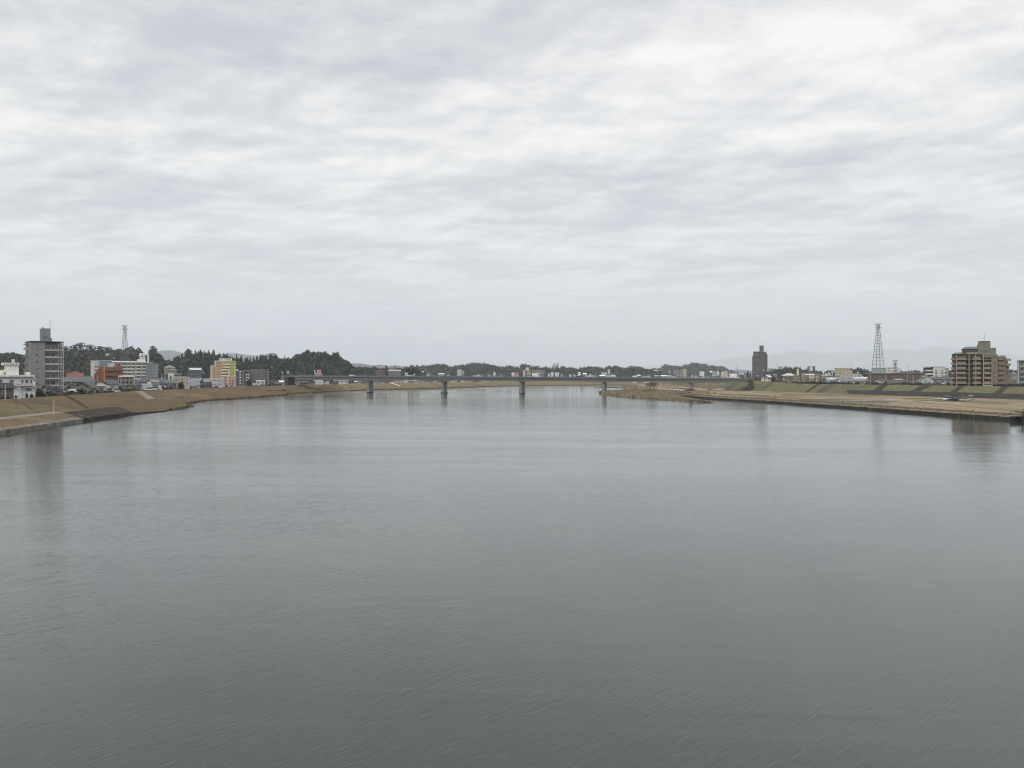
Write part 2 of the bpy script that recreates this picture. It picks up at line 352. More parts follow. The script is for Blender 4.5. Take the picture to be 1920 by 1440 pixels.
H_sky = [(-200,668),(-60,662),(0,661),(40,664),(60,666),(90,662),(118,658),(135,656),(155,655),(175,655),(200,657),(218,656),(236,653),(245,652),(258,655),(266,661),(276,668),(284,662),(292,661),(300,666),(306,674),(314,677),(325,675),
 (335,672),(345,667),(352,662),(358,664),(368,663),(385,662),(400,664),(412,669),(425,668),(440,672),(452,675),(470,677),(488,673),(500,671),(515,671),(530,673),(545,672),(555,667),(565,662.5),(578,659.5),(590,661),(604,661),
 (614,663.5),(622,665),(634,667),(641,671),(650,677),(658,684),(668,690),(684,697),(700,703)]
H1 = Hill(H_sky, 1240, 240, treeh=11, zb=5.2)
H1.mesh('wooded_hill', FLOOR, -200, 700, 10, 12)
H1b = Hill([(630,698),(650,690),(668,689.5),(690,691),(706,692),(730,694),(760,693),(775,691),(785,696),(800,701)], 1650, 280, treeh=9, zb=5.2)
H1b.mesh('wooded_hill', FLOOR, 630, 800, 8, 8)
H2 = Hill([(700,696),(740,693),(780,690),(806,690.5),(814,687),(826,686),(836,689),(846,691.5),(858,691),(868,688.5),(882,686),(900,684.8),(914,686),(926,690),(940,691.5),(958,690),(964,693),(974,690.5),(984,688.5),(996,690.5),(1012,692.5),(1040,694),(1060,692),(1080,695),(1104,691.5),(1118,692),(1130,695),(1142,691),(1158,692),(1172,694),(1186,690.5),(1200,693),(1214,698),(1240,701)], 2300, 420, treeh=9, zb=6)
H2.mesh('wooded_hill', FLOOR, 700, 1240, 6, 8)
H3 = Hill([(1200,700),(1225,695),(1240,694),(1244,689.5),(1250,688),(1262,689),(1268,691.5),(1276,690.5),(1284,688.5),(1296,685),(1301,684),(1312,685.5),(1322,687),(1330,688.5),(1340,690),(1350,689.5),(1358,693),(1366,697),(1380,701)], 3200, 500, treeh=9, zb=6)
H3.mesh('wooded_hill', FLOOR, 1200, 1380, 4, 8)
H4 = Hill([(1340,700),(1370,694.5),(1384,692.5),(1400,694),(1424,697),(1450,700),(1500,699),(1540,698.5),(1600,701),(1700,699),(1800,699),(1960,697),(2000,698)], 7000, 900, bump=.3, zb=7)
H4.mesh('low_hills', MTN, 1340, 2000, 6, 6)
H5 = Hill([(1440,701),(1462,694),(1480,691.5),(1500,692),(1516,696),(1540,699),(1580,697.5),(1600,693.5),(1614,693),(1626,696),(1640,699),(1680,699),(1720,698),(1745,699),(1752,694),(1758,693),(1770,694.5),(1790,697),(1860,698),(1930,696),(1990,697)], 1500, 220, treeh=8, zb=7.5)
H5.mesh('wooded_rise', FLOOR, 1440, 1990, 6, 6)

# ------------------------------------------------------------------ trees
ORD = ['first', 'second', 'third', 'fourth', 'fifth', 'sixth', 'seventh', 'eighth', 'ninth', 'tenth', 'eleventh', 'twelfth', 'thirteenth', 'fourteenth', 'fifteenth', 'sixteenth', 'seventeenth']
def leafmat(name, srgb, k=1.0):
    m = M(name, srgb, var=0.4, scale=0.12, rough=0.8, spec=0.15, k=k); return m
L_DARK = leafmat('dark_evergreen_leaves', (44,50,42)); L_MID = leafmat('evergreen_leaves', (54,60,47)); L_OLIVE = leafmat('olive_leaves', (72,74,56)); L_CEDAR = leafmat('cedar_needles', (49,54,42))
L_BAMB = leafmat('bamboo_leaves', (98,104,72)); L_BARE = leafmat('bare_twigs', (98,86,76)); BARK = M('bark', (84,72,60), scale=3)
def blob(n_leaf, shape, leaf, core=0.72, sub=1):
    """crown template: a rough core plus many leaf-clump triangles spread through the volume; unit radius"""
    vs = []; fs = []
    def prof_(z):               # radius at height z in -1..1
        if shape == 'round': return math.sqrt(max(0, 1-z*z))
        if shape == 'cone': return max(0.03, (1-z)/2)**0.85
        if shape == 'flat': return math.sqrt(max(0, 1-z*z))*(1.0 if z > -.2 else .6)
        return 1
    if core:
        bm = bmesh.new(); bmesh.ops.create_icosphere(bm, subdivisions=sub, radius=1)
        for v in bm.verts:
            z = v.co.z; r = math.hypot(v.co.x, v.co.y) or 1; k = core*prof_(max(-.98, min(.98, z)))*(1+.35*(random.random()-.5))
            v.co = Vector((v.co.x/r*k*min(1, r*1.5), v.co.y/r*k*min(1, r*1.5), z*core*(1 if shape != 'cone' else 1.25)))
        vs = [tuple(v.co) for v in bm.verts]; fs = [tuple(v.index for v in f.verts) for f in bm.faces]; bm.free()
    lob = [(random.uniform(-1, 1), random.uniform(0, 2*math.pi), random.uniform(.75, 1.12)) for _ in range(7)]
    for _ in range(n_leaf):
        z = random.uniform(-1, 1); a = random.uniform(0, 2*math.pi); r = prof_(z)*random.uniform(.62, 1.0)
        l = min(lob, key=lambda q: (q[0]-z)**2+(1-math.cos(q[1]-a))); r *= l[2]
        c = Vector((r*math.cos(a), r*math.sin(a), z*random.uniform(.8, 1.02)))
        for k in range(2):
            u = Vector([random.gauss(0, 1) for _ in range(3)]).normalized(); w_ = u.orthogonal().normalized(); s_ = leaf*random.uniform(.6, 1.3)
            o = len(vs); vs += [tuple(c+u*s_), tuple(c-u*s_*.5+w_*s_*.8), tuple(c-u*s_*.5-w_*s_*.8)]; fs.append((o, o+1, o+2))
    return np.array(vs), fs
T_ROUND = [blob(46, 'round', .26) for _ in range(6)]; T_CONE = [blob(40, 'cone', .2, .6) for _ in range(4)]; T_FLAT = [blob(50, 'flat', .22, .55) for _ in range(4)]
T_LOW = [blob(16, 'round', .34, .75, 1) for _ in range(4)]
def crowd(name, label, items, cat):
    """items: (template, pos, rx, rz, mat) joined into one mesh: a wood that reads as one mass"""
    V = []; Fa = []; mi = []; mats = []; o = 0
    for tpl, p, rx, rz, m in items:
        v, f = tpl; a = random.uniform(0, 6.28); c, s_ = math.cos(a), math.sin(a)
        q = np.stack([(v[:,0]*c-v[:,1]*s_)*rx+p[0], (v[:,0]*s_+v[:,1]*c)*rx+p[1], v[:,2]*rz+p[2]], 1)
        V.append(q)
        if m not in mats: mats.append(m)
        Fa.append(np.array(f)+o); mi += [mats.index(m)]*len(f); o += len(v)
    V = np.concatenate(V).astype(np.float32); Fc = np.concatenate(Fa).astype(np.int32)
    me = bpy.data.meshes.new(name); me.vertices.add(len(V)); me.vertices.foreach_set('co', V.ravel())
    me.loops.add(Fc.size); me.loops.foreach_set('vertex_index', Fc.ravel()); me.polygons.add(len(Fc))
    me.polygons.foreach_set('loop_start', np.arange(0, Fc.size, 3, dtype=np.int32))
    for m in mats: me.materials.append(m)
    me.polygons.foreach_set('material_index', mi); me.update(calc_edges=True)
    return tag(link(name, me), label, cat, kind='stuff')
CROWN_ME = {}
def tree(pos, rx, rz, kind='round', m=None, trunk=2.0, label='', group=None, name='broadleaf_tree', lean=0):
    """pos is the foot; crown of half-width rx, half-height rz on a trunk with a few limbs"""
    m = m or L_DARK
    t_ = empty(name, pos, random.uniform(0, 6)); tag(t_, label, 'tree', group)
    key = (kind, random.randrange(3), m.name)
    if key not in CROWN_ME:
        v, f = {'round': blob(150, 'round', .17, .7), 'cone': blob(130, 'cone', .14, .55), 'flat': blob(150, 'flat', .16, .5)}[kind]
        mb = MB(); mb.add([tuple(p) for p in v], f, m); CROWN_ME[key] = mb.mesh('crown')
    link('crown', CROWN_ME[key], t_, (0, 0, trunk+rz*.9), scale=(rx, rx*random.uniform(.85, 1), rz))
    mb = MB(); mb.bar((0, 0, -.5), (0, 0, trunk+rz*.6), .12+rx*.05, BARK, 6, .06+rx*.02)
    for k in range(4):
        a = k*1.6+random.random(); mb.bar((0, 0, trunk*.8), (math.cos(a)*rx*.6, math.sin(a)*rx*.6, trunk+rz*.7), .09+rx*.015, BARK, 4, .04)
    mb.build('trunk', None, t_); return t_
def bare_tree(pos, h, label, group=None, name='bare_tree', spread=.42):
    t_ = empty(name, pos, random.uniform(0, 6)); tag(t_, label, 'tree', group); key = ('bare', random.randrange(4), round(spread, 1))
    if key not in CROWN_ME:
        rs = random.Random(key[1]*7+3); tw = MB(); tk = MB(); tk.bar((0,0,-.02), (0,0,.34), .022, BARK, 6, .015)
        def grow(p, d, L, r, lv):
            q = p+d*L; (tk if lv < 1 else tw).bar(p, q, r, BARK if lv < 1 else L_BARE, 4 if lv < 2 else 3, r*.6)
            if lv >= 4: return
            for _ in range(3 if lv < 3 else 4):
                nd = (d+Vector([rs.gauss(0, 1) for _ in range(3)])*spread*1.3+Vector((0,0,.12))).normalized(); grow(q, nd, L*rs.uniform(.62, .82), r*.6, lv+1)
        for k in range(4):
            a = k*1.57+rs.random(); grow(Vector((0,0,.26+.03*k)), Vector((math.cos(a)*.7, math.sin(a)*.7, 1)).normalized(), .23, .012, 0)
        CROWN_ME[key] = (tk.mesh('trunk'), tw.mesh('branches'))
    a, b = CROWN_ME[key]; link('trunk', a, t_, scale=(h, h, h)); link('crown', b, t_, scale=(h, h, h)); return t_
# woods
def wood(name, label, H, px0, px1, dpx, t0, t1, nt_, size, pick, cat='wood'):
    it = []; p = px0
    while p < px1:
        for j in range(nt_):
            t_ = t0+(t1-t0)*(j+random.random()*.9)/nt_; q = p+random.uniform(-.9, .9)*dpx
            if H.crest(q) < H.zb+2 and t_ > .3: continue
            if H is H1 and 112 < q < 168 and .40 < t_ < .60: continue     # open terrace on the slope
            tpl, m, rx, rz = pick(q, t_); s_ = size*random.uniform(.75, 1.3); P = H.pos(q, t_)
            it.append((tpl, (P.x, P.y, P.z+rz*s_*.7), rx*s_, rz*s_, m))
        p += dpx
    return crowd(name, label, it, cat)
def pick1(q, t_):
    r = random.random(); n_ = noise.noise(Vector((q*.03, t_*3, 0)))
    if 325 < q < 520 and (t_ > .5 or n_ > .1) and r < .75: return random.choice(T_CONE), random.choice([L_CEDAR, L_DARK, L_MID]), .62, 1.5
    if 540 < q < 700 and t_ < .95 and n_ > 0: return random.choice(T_ROUND), random.choice([L_MID, L_OLIVE, L_DARK]), 1, 1.05
    if 120 < q < 260 and n_ > .1: return random.choice(T_ROUND), random.choice([L_OLIVE, L_MID]), 1, 1.1
    if r < .09: return random.choice(T_ROUND), L_BARE, .9, 1
    if r < .17: return random.choice(T_ROUND), L_OLIVE, .9, 1.2
    return random.choice(T_ROUND), random.choice([L_DARK, L_DARK, L_MID]), 1, 1.05
wood('forest', 'dense dark evergreen wood covering the hillside behind the left bank town', H1, -150, 690, 7.5, .02, 1.12, 19, 5.2, pick1)
wood('forest', 'dark tree belt above the bridge left of the long building with a white roof band', H1b, 634, 796, 6, .05, 1.1, 9, 5.5, pick1)
def pick2(q, t_): return random.choice(T_LOW), random.choice([L_DARK, L_MID, L_DARK, L_CEDAR]), 1, 1
wood('forest', 'blue grey wooded ridge beyond the middle of the bridge', H2, 702, 1238, 5.5, .05, 1.1, 9, 8.0, pick2)
wood('forest', 'rounded wooded hill with a flat shoulder left of the tall brown tower', H3, 1205, 1376, 3.6, .1, 1.1, 9, 9.0, pick2)
wood('forest', 'low dark belt of trees behind the houses on the right bank', H5, 1445, 1985, 5, .2, 1.1, 5, 5.5, pick2)

# trees standing out on the skyline
def ontop(px, t_=1.0, dz=-1.0): P = H1.pos(px, t_); return (P.x, P.y, P.z+dz)
for px, rx, rz, tr, kd, lb in [
    (124, 4.2, 2.6, 6.5, 'flat', 'spreading pine on the skyline immediately right of the grey tower'),
    (141, 4.0, 2.6, 7.5, 'flat', 'umbrella-crowned pine, second on the skyline right of the grey tower'),
    (152, 5.2, 3.2, 8.5, 'flat', 'tallest umbrella pine on the ridge right of the grey tower'),
    (169, 4.4, 2.4, 7.6, 'flat', 'flat-topped pine on the ridge, third left of the lattice pylon'),
    (186, 4.6, 2.2, 6.8, 'flat', 'flat-topped pine with sky under its crown, second left of the lattice pylon'),
    (201, 5.0, 2.2, 6.6, 'flat', 'wide flat pine on the ridge directly left of the lattice pylon'),
    (287, 5.5, 7.0, 1.5, 'round', 'big round dark tree beside the white water tanks on the ridge'),
    (353, 5.0, 4.2, 4, 'round', 'round-headed tree at the left summit of the cedar ridge'),
    (400, 3.6, 5, 3, 'cone', 'pointed cedar on the skyline above the pastel stepped hotel'),
    (424, 4.2, 3.0, 2.5, 'round', 'rounded tree rising behind the rooftop sign of the pastel hotel'),
    (510, 6.2, 3.4, 4.5, 'flat', 'broad umbrella tree alone in the dip between the two wooded hills'),
    (534, 2.0, 4.2, 3, 'cone', 'thin pointed tree at the left foot of the round wooded hill'),
    (577, 3.4, 3.4, 3, 'round', 'highest tree on the crest of the round wooded hill'),
    (610, 2.8, 3.2, 3.4, 'round', 'small tree on the crest right of the summit of the round hill'),
    (627, 4.0, 3.6, 3.4, 'round', 'dark tree clump at the right shoulder of the round hill'),
    (633, 2.6, 4.2, 3.8, 'round', 'last tall tree before the round hill drops away to the right'),
    (656, 2.6, 2.8, 2.4, 'round', 'tree leaning out over the right slope of the round hill')]:
    tree(ontop(px), rx*(1.75 if kd == 'flat' else 1.25), rz*(1.5 if kd == 'flat' else 1.2), kd, L_DARK if kd != 'cone' else L_CEDAR, tr+4.5, lb, name='pine_tree' if kd == 'flat' else ('cedar_tree' if kd == 'cone' else 'broadleaf_tree'))
for k, px in enumerate([331, 339, 362, 369, 376, 384, 391, 407, 432, 438, 446, 454, 461, 470, 478, 486, 494]):
    tree(ontop(px, random.uniform(.9, 1.02)), random.uniform(1.9, 2.6), random.uniform(3.6, 5.2), 'cone', L_CEDAR, 4.5, ORD[k]+' narrow cedar from the left in the sawtooth skyline row behind the pastel hotel', 'cedars along the ridge behind the hotel', 'cedar_tree')

# ------------------------------------------------------------------ bridge
V0 = Vector((-116.5, 700, 0)); DV = Vector((62.2, -17.2, 0)); UB = DV.normalized(); NB = Vector((-UB.y, UB.x, 0))
BC = M('bridge_concrete', (142,138,130), .12, .15, stain=.25); BGIR = M('bridge_girder', (112,110,104), .12, .1, stain=.2); BPAR = M('bridge_parapet', (112,116,118), .08); DARK = M('dark_steel', (44,46,48)); BEAR = M('bridge_bearing', (30,30,32))
ang = math.atan2(UB.y, UB.x)
bridge = empty('road_bridge', V0, ang); tag(bridge, 'long grey girder bridge on round-ended concrete piers across the river', 'bridge')
SP = DV.length
def deckz(u): k = u/SP; return 13.45-0.32*k-(.02*(k-2)**2)       # road surface height
def bx(mb, u0, u1, y0, y1, zt, zb, m=None, nseg=1):
    for i in range(nseg):
        a = u0+(u1-u0)*i/nseg; b = u0+(u1-u0)*(i+1)/nseg
        za, zb_ = (zt(a), zb(a)), (zt(b), zb(b))
        mb.add([(a,y0,za[1]),(b,y0,zb_[1]),(b,y1,zb_[1]),(a,y1,za[1]),(a,y0,za[0]),(b,y0,zb_[0]),(b,y1,zb_[0]),(a,y1,za[0])],
               [(0,3,2,1),(4,5,6,7),(0,1,5,4),(1,2,6,5),(2,3,7,6),(3,0,4,7)], m)
U0, U1 = -1.12*SP, 4.68*SP
mb = MB(); bx(mb, U0, U1, -6, 6, lambda u: deckz(u), lambda u: deckz(u)-.45, BC, 30); mb.build('deck', None, bridge)
mb = MB(); bx(mb, U0, U1, -5.8, 5.8, lambda u: deckz(u)+.006, lambda u: deckz(u)+.002, ASPH, 30); mb.build('road_surface', None, bridge)
for y in (-6.25, 6.0):
    mb = MB(); bx(mb, U0, U1, y, y+.25, lambda u: deckz(u)+.35, lambda u: deckz(u)-.75, BPAR, 30); mb.build('edge_beam', None, bridge)
    mb = MB(); bx(mb, U0, U1, y+.08, y+.18, lambda u: deckz(u)+1.15, lambda u: deckz(u)+1.05, BPAR, 30); bx(mb, U0, U1, y+.1, y+.16, lambda u: deckz(u)+.78, lambda u: deckz(u)+.72, BPAR, 30)
    u = U0
    while u < U1: mb.box(u, u+.12, y+.08, y+.18, deckz(u)+.34, deckz(u)+1.1, BPAR); u += 2.2
    mb.build('railing', None, bridge)
def hz_(u):
    k = (u/SP) % 1; e = 2*abs(k-.5); return 2.6+0.7*e*e*e      # girder depth: deeper over the piers
for y in (-5.5, 4.5):
    for k in range(-1, 5):
        a = max(U0, k*SP); b = min(U1, (k+1)*SP)
        mb = MB(); bx(mb, a+.05, b-.05, y, y+1.0, lambda u: deckz(u)-.5, lambda u: deckz(u)-.5-hz_(u), BGIR, 14); mb.build('girder', None, bridge)
def pier(u, zg, i):
    L, W = 9.6, 2.5; top = deckz(u)-.5-3.3-.45
    mb = MB(); K = 20; ring = []
    for k in range(K):
        a = 2*math.pi*k/K; x = math.cos(a)*W/2; y = math.sin(a)*W/2+(L/2-W/2)*(1 if math.sin(a) >= 0 else -1); ring.append((x, y))
    vs = [(x, y, zg-2) for x, y in ring]+[(x, y, top) for x, y in ring]
    mb.add(vs, [(k, (k+1) % K, K+(k+1) % K, K+k) for k in range(K)]+[tuple(range(K, 2*K))], BC)
    p = mb.build('pier', None, bridge, (u, 0, 0))
    if i < 4:
        fb = MB(); r2 = [(x*1.35, y*1.1) for x, y in ring]; fb.add([(x, y, -2) for x, y in r2]+[(x, y, .45) for x, y in r2], [(k, (k+1) % K, K+(k+1) % K, K+k) for k in range(K)]+[tuple(range(K, 2*K))], DCONC); fb.build('footing', None, p)
    for y in (-4.4, 4.4): bb = MB(); bb.box(-.7, .7, y-.7, y+.7, top, top+.45, BEAR); bb.build('bearing', None, p)
for i in range(5): pier(i*SP, 0 if i < 4 else 3, i)
for u, w_ in ((U0, 3), (U1, 3)):
    mb = MB(); mb.box(u-w_ if u > 0 else u-w_, u+.6, -5.9, 5.9, 2.5, deckz(u)-.46, M('abutment_dark_concrete', (66,68,70), .1)); mb.build('abutment', None, bridge)
for u in (-.55*SP, 1.15*SP, 2.9*SP):
    lm = MB(); lm.cyl(0, 0, 0, 8.5, .11, BPAR, 6, .07); lm.bar((0,0,8.4), (0,-1.8,8.9), .06, BPAR); lm.box(-.15, .15, -2.5, -1.7, 8.82, 8.96, BPAR); 
    l = empty('street_lamp', V0+UB*u+NB*5.7+Vector((0,0,deckz(u))), ang); tag(l, 'thin grey lamp post on the bridge deck '+('near its left end' if u < 0 else 'right of the second pier' if u < 2*SP else 'above the reed bank'), 'street lamp')
    lm.build('post', None, l)

# ------------------------------------------------------------------ buildings
GLASS = M('window_glass', (44,52,58), .25, .6, rough=.15, spec=.6); GLASSB = M('pale_window_glass', (96,108,114), .25, .6, rough=.2, spec=.6); RECESS = M('loggia_shade_paint', (84,78,74), .1)
FRAME = M('window_frame', (170,172,172), .05)
PAL = {'white': (220,220,214), 'cream': (214,206,182), 'grey': (150,150,150), 'beige': (188,176,154), 'brown': (100,91,84), 'tan': (142,133,119), 'pink': (200,168,156), 'teal': (158,174,172),
       'dark grey': (86,88,92), 'maroon': (104,80,78), 'blue grey': (124,130,138), 'orange': (124,88,70), 'mauve': (124,116,116), 'pale grey': (190,192,190), 'yellow': (216,200,140), 'blue': (70,80,120)}
RPAL = {'slate': (84,86,89), 'dark tile': (58,58,60), 'rust': (116,82,74), 'blue': (90,98,112), 'green': (92,100,95), 'pale': (186,190,188), 'red': (126,84,78), 'brown': (88,77,70), 'white': (228,230,228), 'grey': (124,126,128), 'teal': (176,188,186)}
def WM(c): return M('wall_'+c.replace(' ', '_'), PAL[c], .08, .5, stain=.18)
def RM(c): return M('roof_'+c.replace(' ', '_'), RPAL[c], .14, .8)
def window_mesh(key, glass):
    mb = MB(); f = .09
    mb.box(-.5, .5, -.5, .5, 0, f, FRAME); mb.box(-.5, .5, -.5, .5, 1-f, 1, FRAME); mb.box(-.5, -.5+f*.8, -.5, .5, f, 1-f, FRAME); mb.box(.5-f*.8, .5, -.5, .5, f, 1-f, FRAME)
    mb.box(-.025, .025, -.45, .5, f, 1-f, FRAME); gl = MB(); gl.box(-.5+f*.8, .5-f*.8, .1, .3, f, 1-f, glass); return mb.mesh('window'), gl.mesh('pane')
_W = window_mesh('d', GLASS); WIN = {'dark': _W, 'pale': (_W[0], window_mesh('p', GLASSB)[1])}
def put_window(kind, parent, loc, rot=0, scale=None):
    o = link('window', WIN[kind][0], parent, loc, rot, scale); link('pane', WIN[kind][1], o); return o
class Bd:
    """a building turned towards the river; local x to its right, -y out of its front; sizes given in photo pixels at its distance"""
    def __init__(s, name, label, cat, pc, D, z0, phi=0, group=None):
        L_ = [off(i, 11, 0) for i in range(len(LG))] if z0 < 7 else [roff(i, 12, 0) for i in range(nr)]
        q = crossing(L_, pc) if D < 1300 else None
        if q and q[1] < 1300: D = max(D, q[1])
        th = math.atan((pc-960)/F); s.m = D/F*math.cos(th)/math.cos(phi); s.pc = pc; s.D = D; s.z0 = z0
        s.root = tag(empty(name, ((pc-960)*D/F, D, z0), -th+phi), label, cat, group)
    def X(s, px): return (px-s.pc)*s.m
    def Z(s, py): return EYE+(HZ-py)*s.D/F-s.z0
    def box(s, part, px0, px1, yt, yb, d0, d1, m, parent=None, label=None):
        mb = MB(); mb.box(s.X(px0), s.X(px1), d0, d1, (s.Z(yb) if yb is not None else -.8), s.Z(yt), m if not isinstance(m, str) else WM(m))
        o = mb.build(part, None, parent or s.root)
        if label: o['label'] = label
        return o
    def win(s, px, py, w, h, d=0, kind='dark', metres=False, name='window'):
        """window centred on px, its sill at py"""
        if not metres: w *= s.m; h *= s.D/F
        return put_window(kind, s.root, (s.X(px), d-.03, s.Z(py)), scale=(w, .2, h))
    def side_win(s, x, y, py, w, h, kind='dark'):
        return put_window(kind, s.root, (x, y, s.Z(py)), rot=R(90), scale=(w, .2, h))
    def balcony(s, px0, px1, py, m, h=1.1, dep=1.4, d=0, floor=.16, side=True, name='balcony'):
        """slab with its top at py and a solid front rail"""
        mb = MB(); a, b, z = s.X(px0), s.X(px1), s.Z(py); m = WM(m) if isinstance(m, str) else m
        mb.box(a, b, d-dep, d, z-floor, z, m); mb.box(a, b, d-dep-.002, d-dep+.12, z, z+h, m)
        if side: mb.box(a, a+.1, d-dep+.12, d, z, z+h, m); mb.box(b-.1, b, d-dep+.12, d, z, z+h, m)
        return mb.build(name, None, s.root)
    def tank(s, px, yt, r, h, m='white', d=3):
        mb = MB(); z = s.Z(yt); mb.cyl(s.X(px), d, z-h, z-r*.35, r, WM(m), 10); mb.cyl(s.X(px), d, z-r*.35, z, r, WM(m), 10, r*.4); return mb.build('water_tank', None, s.root)
    def mast(s, px, yt, yb, r=.06, d=3):
        mb = MB(); mb.cyl(s.X(px), d, s.Z(yb)-.3, s.Z(yt), r, DARK, 5); return mb.build('antenna', None, s.root)
    def gable(s, px0, px1, yr, ye, d0, d1, m, front=False, over=.5, part='roof'):
        mb = MB(); a, b = s.X(px0)-over, s.X(px1)+over; zr, ze = s.Z(yr), s.Z(ye); d0 -= over; d1 += over; t_ = .2; m = RM(m) if isinstance(m, str) else m
        if front: c = (a+b)/2; A = [((a,d0,ze),(c,d0,zr),(c,d1,zr),(a,d1,ze)), ((c,d0,zr),(b,d0,ze),(b,d1,ze),(c,d1,zr))]
        else: c = (d0+d1)/2; A = [((a,d0,ze),(b,d0,ze),(b,c,zr),(a,c,zr)), ((a,c,zr),(b,c,zr),(b,d1,ze),(a,d1,ze))]
        for q in A: mb.add([(x,y,z) for x,y,z in q]+[(x,y,z-t_) for x,y,z in q], [(0,1,2,3),(7,6,5,4),(0,4,5,1),(1,5,6,2),(2,6,7,3),(3,7,4,0)], m)
        return mb.build(part, None, s.root)
    def gwall(s, px0, px1, yr, ye, d0, d1, m, front=False):
        mb = MB(); a, b = s.X(px0), s.X(px1); zr, ze = s.Z(yr)-.35, s.Z(ye)-.15; z = -.8; m = WM(m)
        if front: c = (a+b)/2; P = [(a,z),(b,z),(b,ze),(c,zr),(a,ze)]; v_ = [(x,d0,q) for x,q in P]+[(x,d1,q) for x,q in P]
        else: c = (d0+d1)/2; P = [(d0,z),(d1,z),(d1,ze),(c,zr),(d0,ze)]; v_ = [(b,y,q) for y,q in P]+[(a,y,q) for y,q in P]
        mb.add(v_, [(0,1,2,3,4),(9,8,7,6,5)]+[(i,5+i,5+(i+1)%5,(i+1)%5) for i in range(5)], m); return mb.build('wall', None, s.root)
    def hip(s, px0, px1, yr, ye, d0, d1, m, over=.5, flat=.35):
        mb = MB(); a, b = s.X(px0)-over, s.X(px1)+over; zr, ze = s.Z(yr), s.Z(ye); d0 -= over; d1 += over; m = RM(m); w_ = min(b-a, d1-d0)/2
        if b-a > d1-d0: r0, r1 = (a+w_*.9, (d0+d1)/2-.1), (b-w_*.9, (d0+d1)/2+.1)
        else: r0, r1 = ((a+b)/2-.1, d0+w_*.9), ((a+b)/2+.1, d1-w_*.9)
        v_ = [(a,d0,ze),(b,d0,ze),(b,d1,ze),(a,d1,ze),(r0[0],r0[1],zr),(r1[0],r0[1],zr),(r1[0],r1[1],zr),(r0[0],r1[1],zr)]
        v_ += [(x,y,ze-.22) for x,y,_ in v_[:4]]
        mb.add(v_, [(0,1,5,4),(1,2,6,5),(2,3,7,6),(3,0,4,7),(4,5,6,7),(0,8,9,1),(1,9,10,2),(2,10,11,3),(3,11,8,0),(8,11,10,9)], m); return mb.build('roof', None, s.root)

def house(px0, px1, yr, ye, D, wall, roof, kind='gable', z0=5.4, label='', floors=None, dep=None, phi=None, group=None, cat='house', name=None, wins=True, wk='dark'):
    """small house or low building: roof top at row yr, eaves at row ye"""
    pc = (px0+px1)/2; phi = random.uniform(-.3, .3) if phi is None else phi
    b = Bd(name or ('low_building' if kind == 'flat' else 'house'), label, cat, pc, D, z0, phi, group)
    wv = (px1-px0)*D/F; dep = dep or max(5, min(10, wv*.8)); wd = max(wv*.55, (wv*.97-dep*abs(math.sin(phi)))/math.cos(phi))
    b.m = wd/(px1-px0); H = b.Z(ye)
    if kind == 'flat':
        b.box('wall', px0, px1, ye, None, 0, dep, wall); mb = MB(); mb.box(b.X(px0)-.2, b.X(px1)+.2, -.2, dep+.2, b.Z(ye), max(b.Z(yr), b.Z(ye)+.15), RM(roof)); mb.build('roof', None, b.root)
    elif kind == 'hip': b.box('wall', px0, px1, ye+.15*F/D, None, 0, dep, wall); b.hip(px0, px1, yr, ye, 0, dep, roof)
    else: b.gwall(px0, px1, yr, ye, 0, dep, wall, kind == 'front'); b.gable(px0, px1, yr, ye, 0, dep, roof, kind == 'front')
    if wins and D < 1300:
        nf = floors or max(1, int((H+.3)/2.8)); nc = max(1, int(wd/3.2))
        for f in range(nf):
            for c in range(nc):
                if random.random() < .12: continue
                w_ = random.choice([1.2, 1.6, 1.8]) if wd/nc > 2.2 else wd/nc*.55
                put_window(random.choice([wk, 'dark', 'pale']), b.root, ((c+.5)/nc*wd-wd/2+random.uniform(-.3, .3), -.03, H-2.1-f*2.8), scale=(w_, .2, min(1.3, H*.4)))
    return b

# ---- left bank, near: the white block at the frame edge
b = Bd('apartment_block', 'white stepped concrete block at the left picture edge, with stair tower and roof tank', 'apartment block', 30, 318, 5.4, .12)
WHT = WM('white')
b.box('wall', -30, 62, 706, None, 0, 12, WHT); b.box('roof_parapet', -31, 64.5, 703, 706.2, -.9, 12.2, WHT)
b.box('side_wall', 62.05, 66.5, 706.25, None, -.4, 11.5, WHT); b.box('stair_tower', 13, 36.5, 684.6, 703, 2, 8, WHT); b.box('parapet', 7.5, 37.5, 680, 684.5, 1.6, 8.4, WHT)
b.box('roof_house', 3, 13, 693.5, 703, 2, 7, 'cream'); b.box('water_tank', 25, 30, 673, 680, 3, 5, 'pale grey'); b.box('roof_house', 52, 60, 697.5, 703, 4, 8, WHT)
for px in (10, 16, 22, 26.5, 32): b.win(px, 683.6, 2, 2.2, 1.6)
b.win(10, 702, 3, 3.6, 2)
for px, w_ in ((2, 5), (22, 8), (42, 3.5), (50.5, 6.5), (58.5, 3)): b.win(px, 720.5, w_, 8.8, 0, random.choice(['dark', 'pale']))
b.balcony(13, 62, 723.2, WM('pale grey'), .9, 1.2, 0)
b.win(49.5, 733.6, 2.2*3.6/2.2, 6, 0, 'pale'); b.win(56.5, 733.6, 6, 6, 0, 'pale'); b.win(52.5, 733.6, 5, 6, 0, 'dark')
for py in (715.5, 731.5): b.win(64.3, py, 2, 6, -.4)
for py, k in ((710, 0),): b.box('cornice', -30, 62, 708.2, 709, -.35, 0, 'grey')
b.box('drainpipe', 42, 42.6, 725, None, -.3, 0, 'grey')
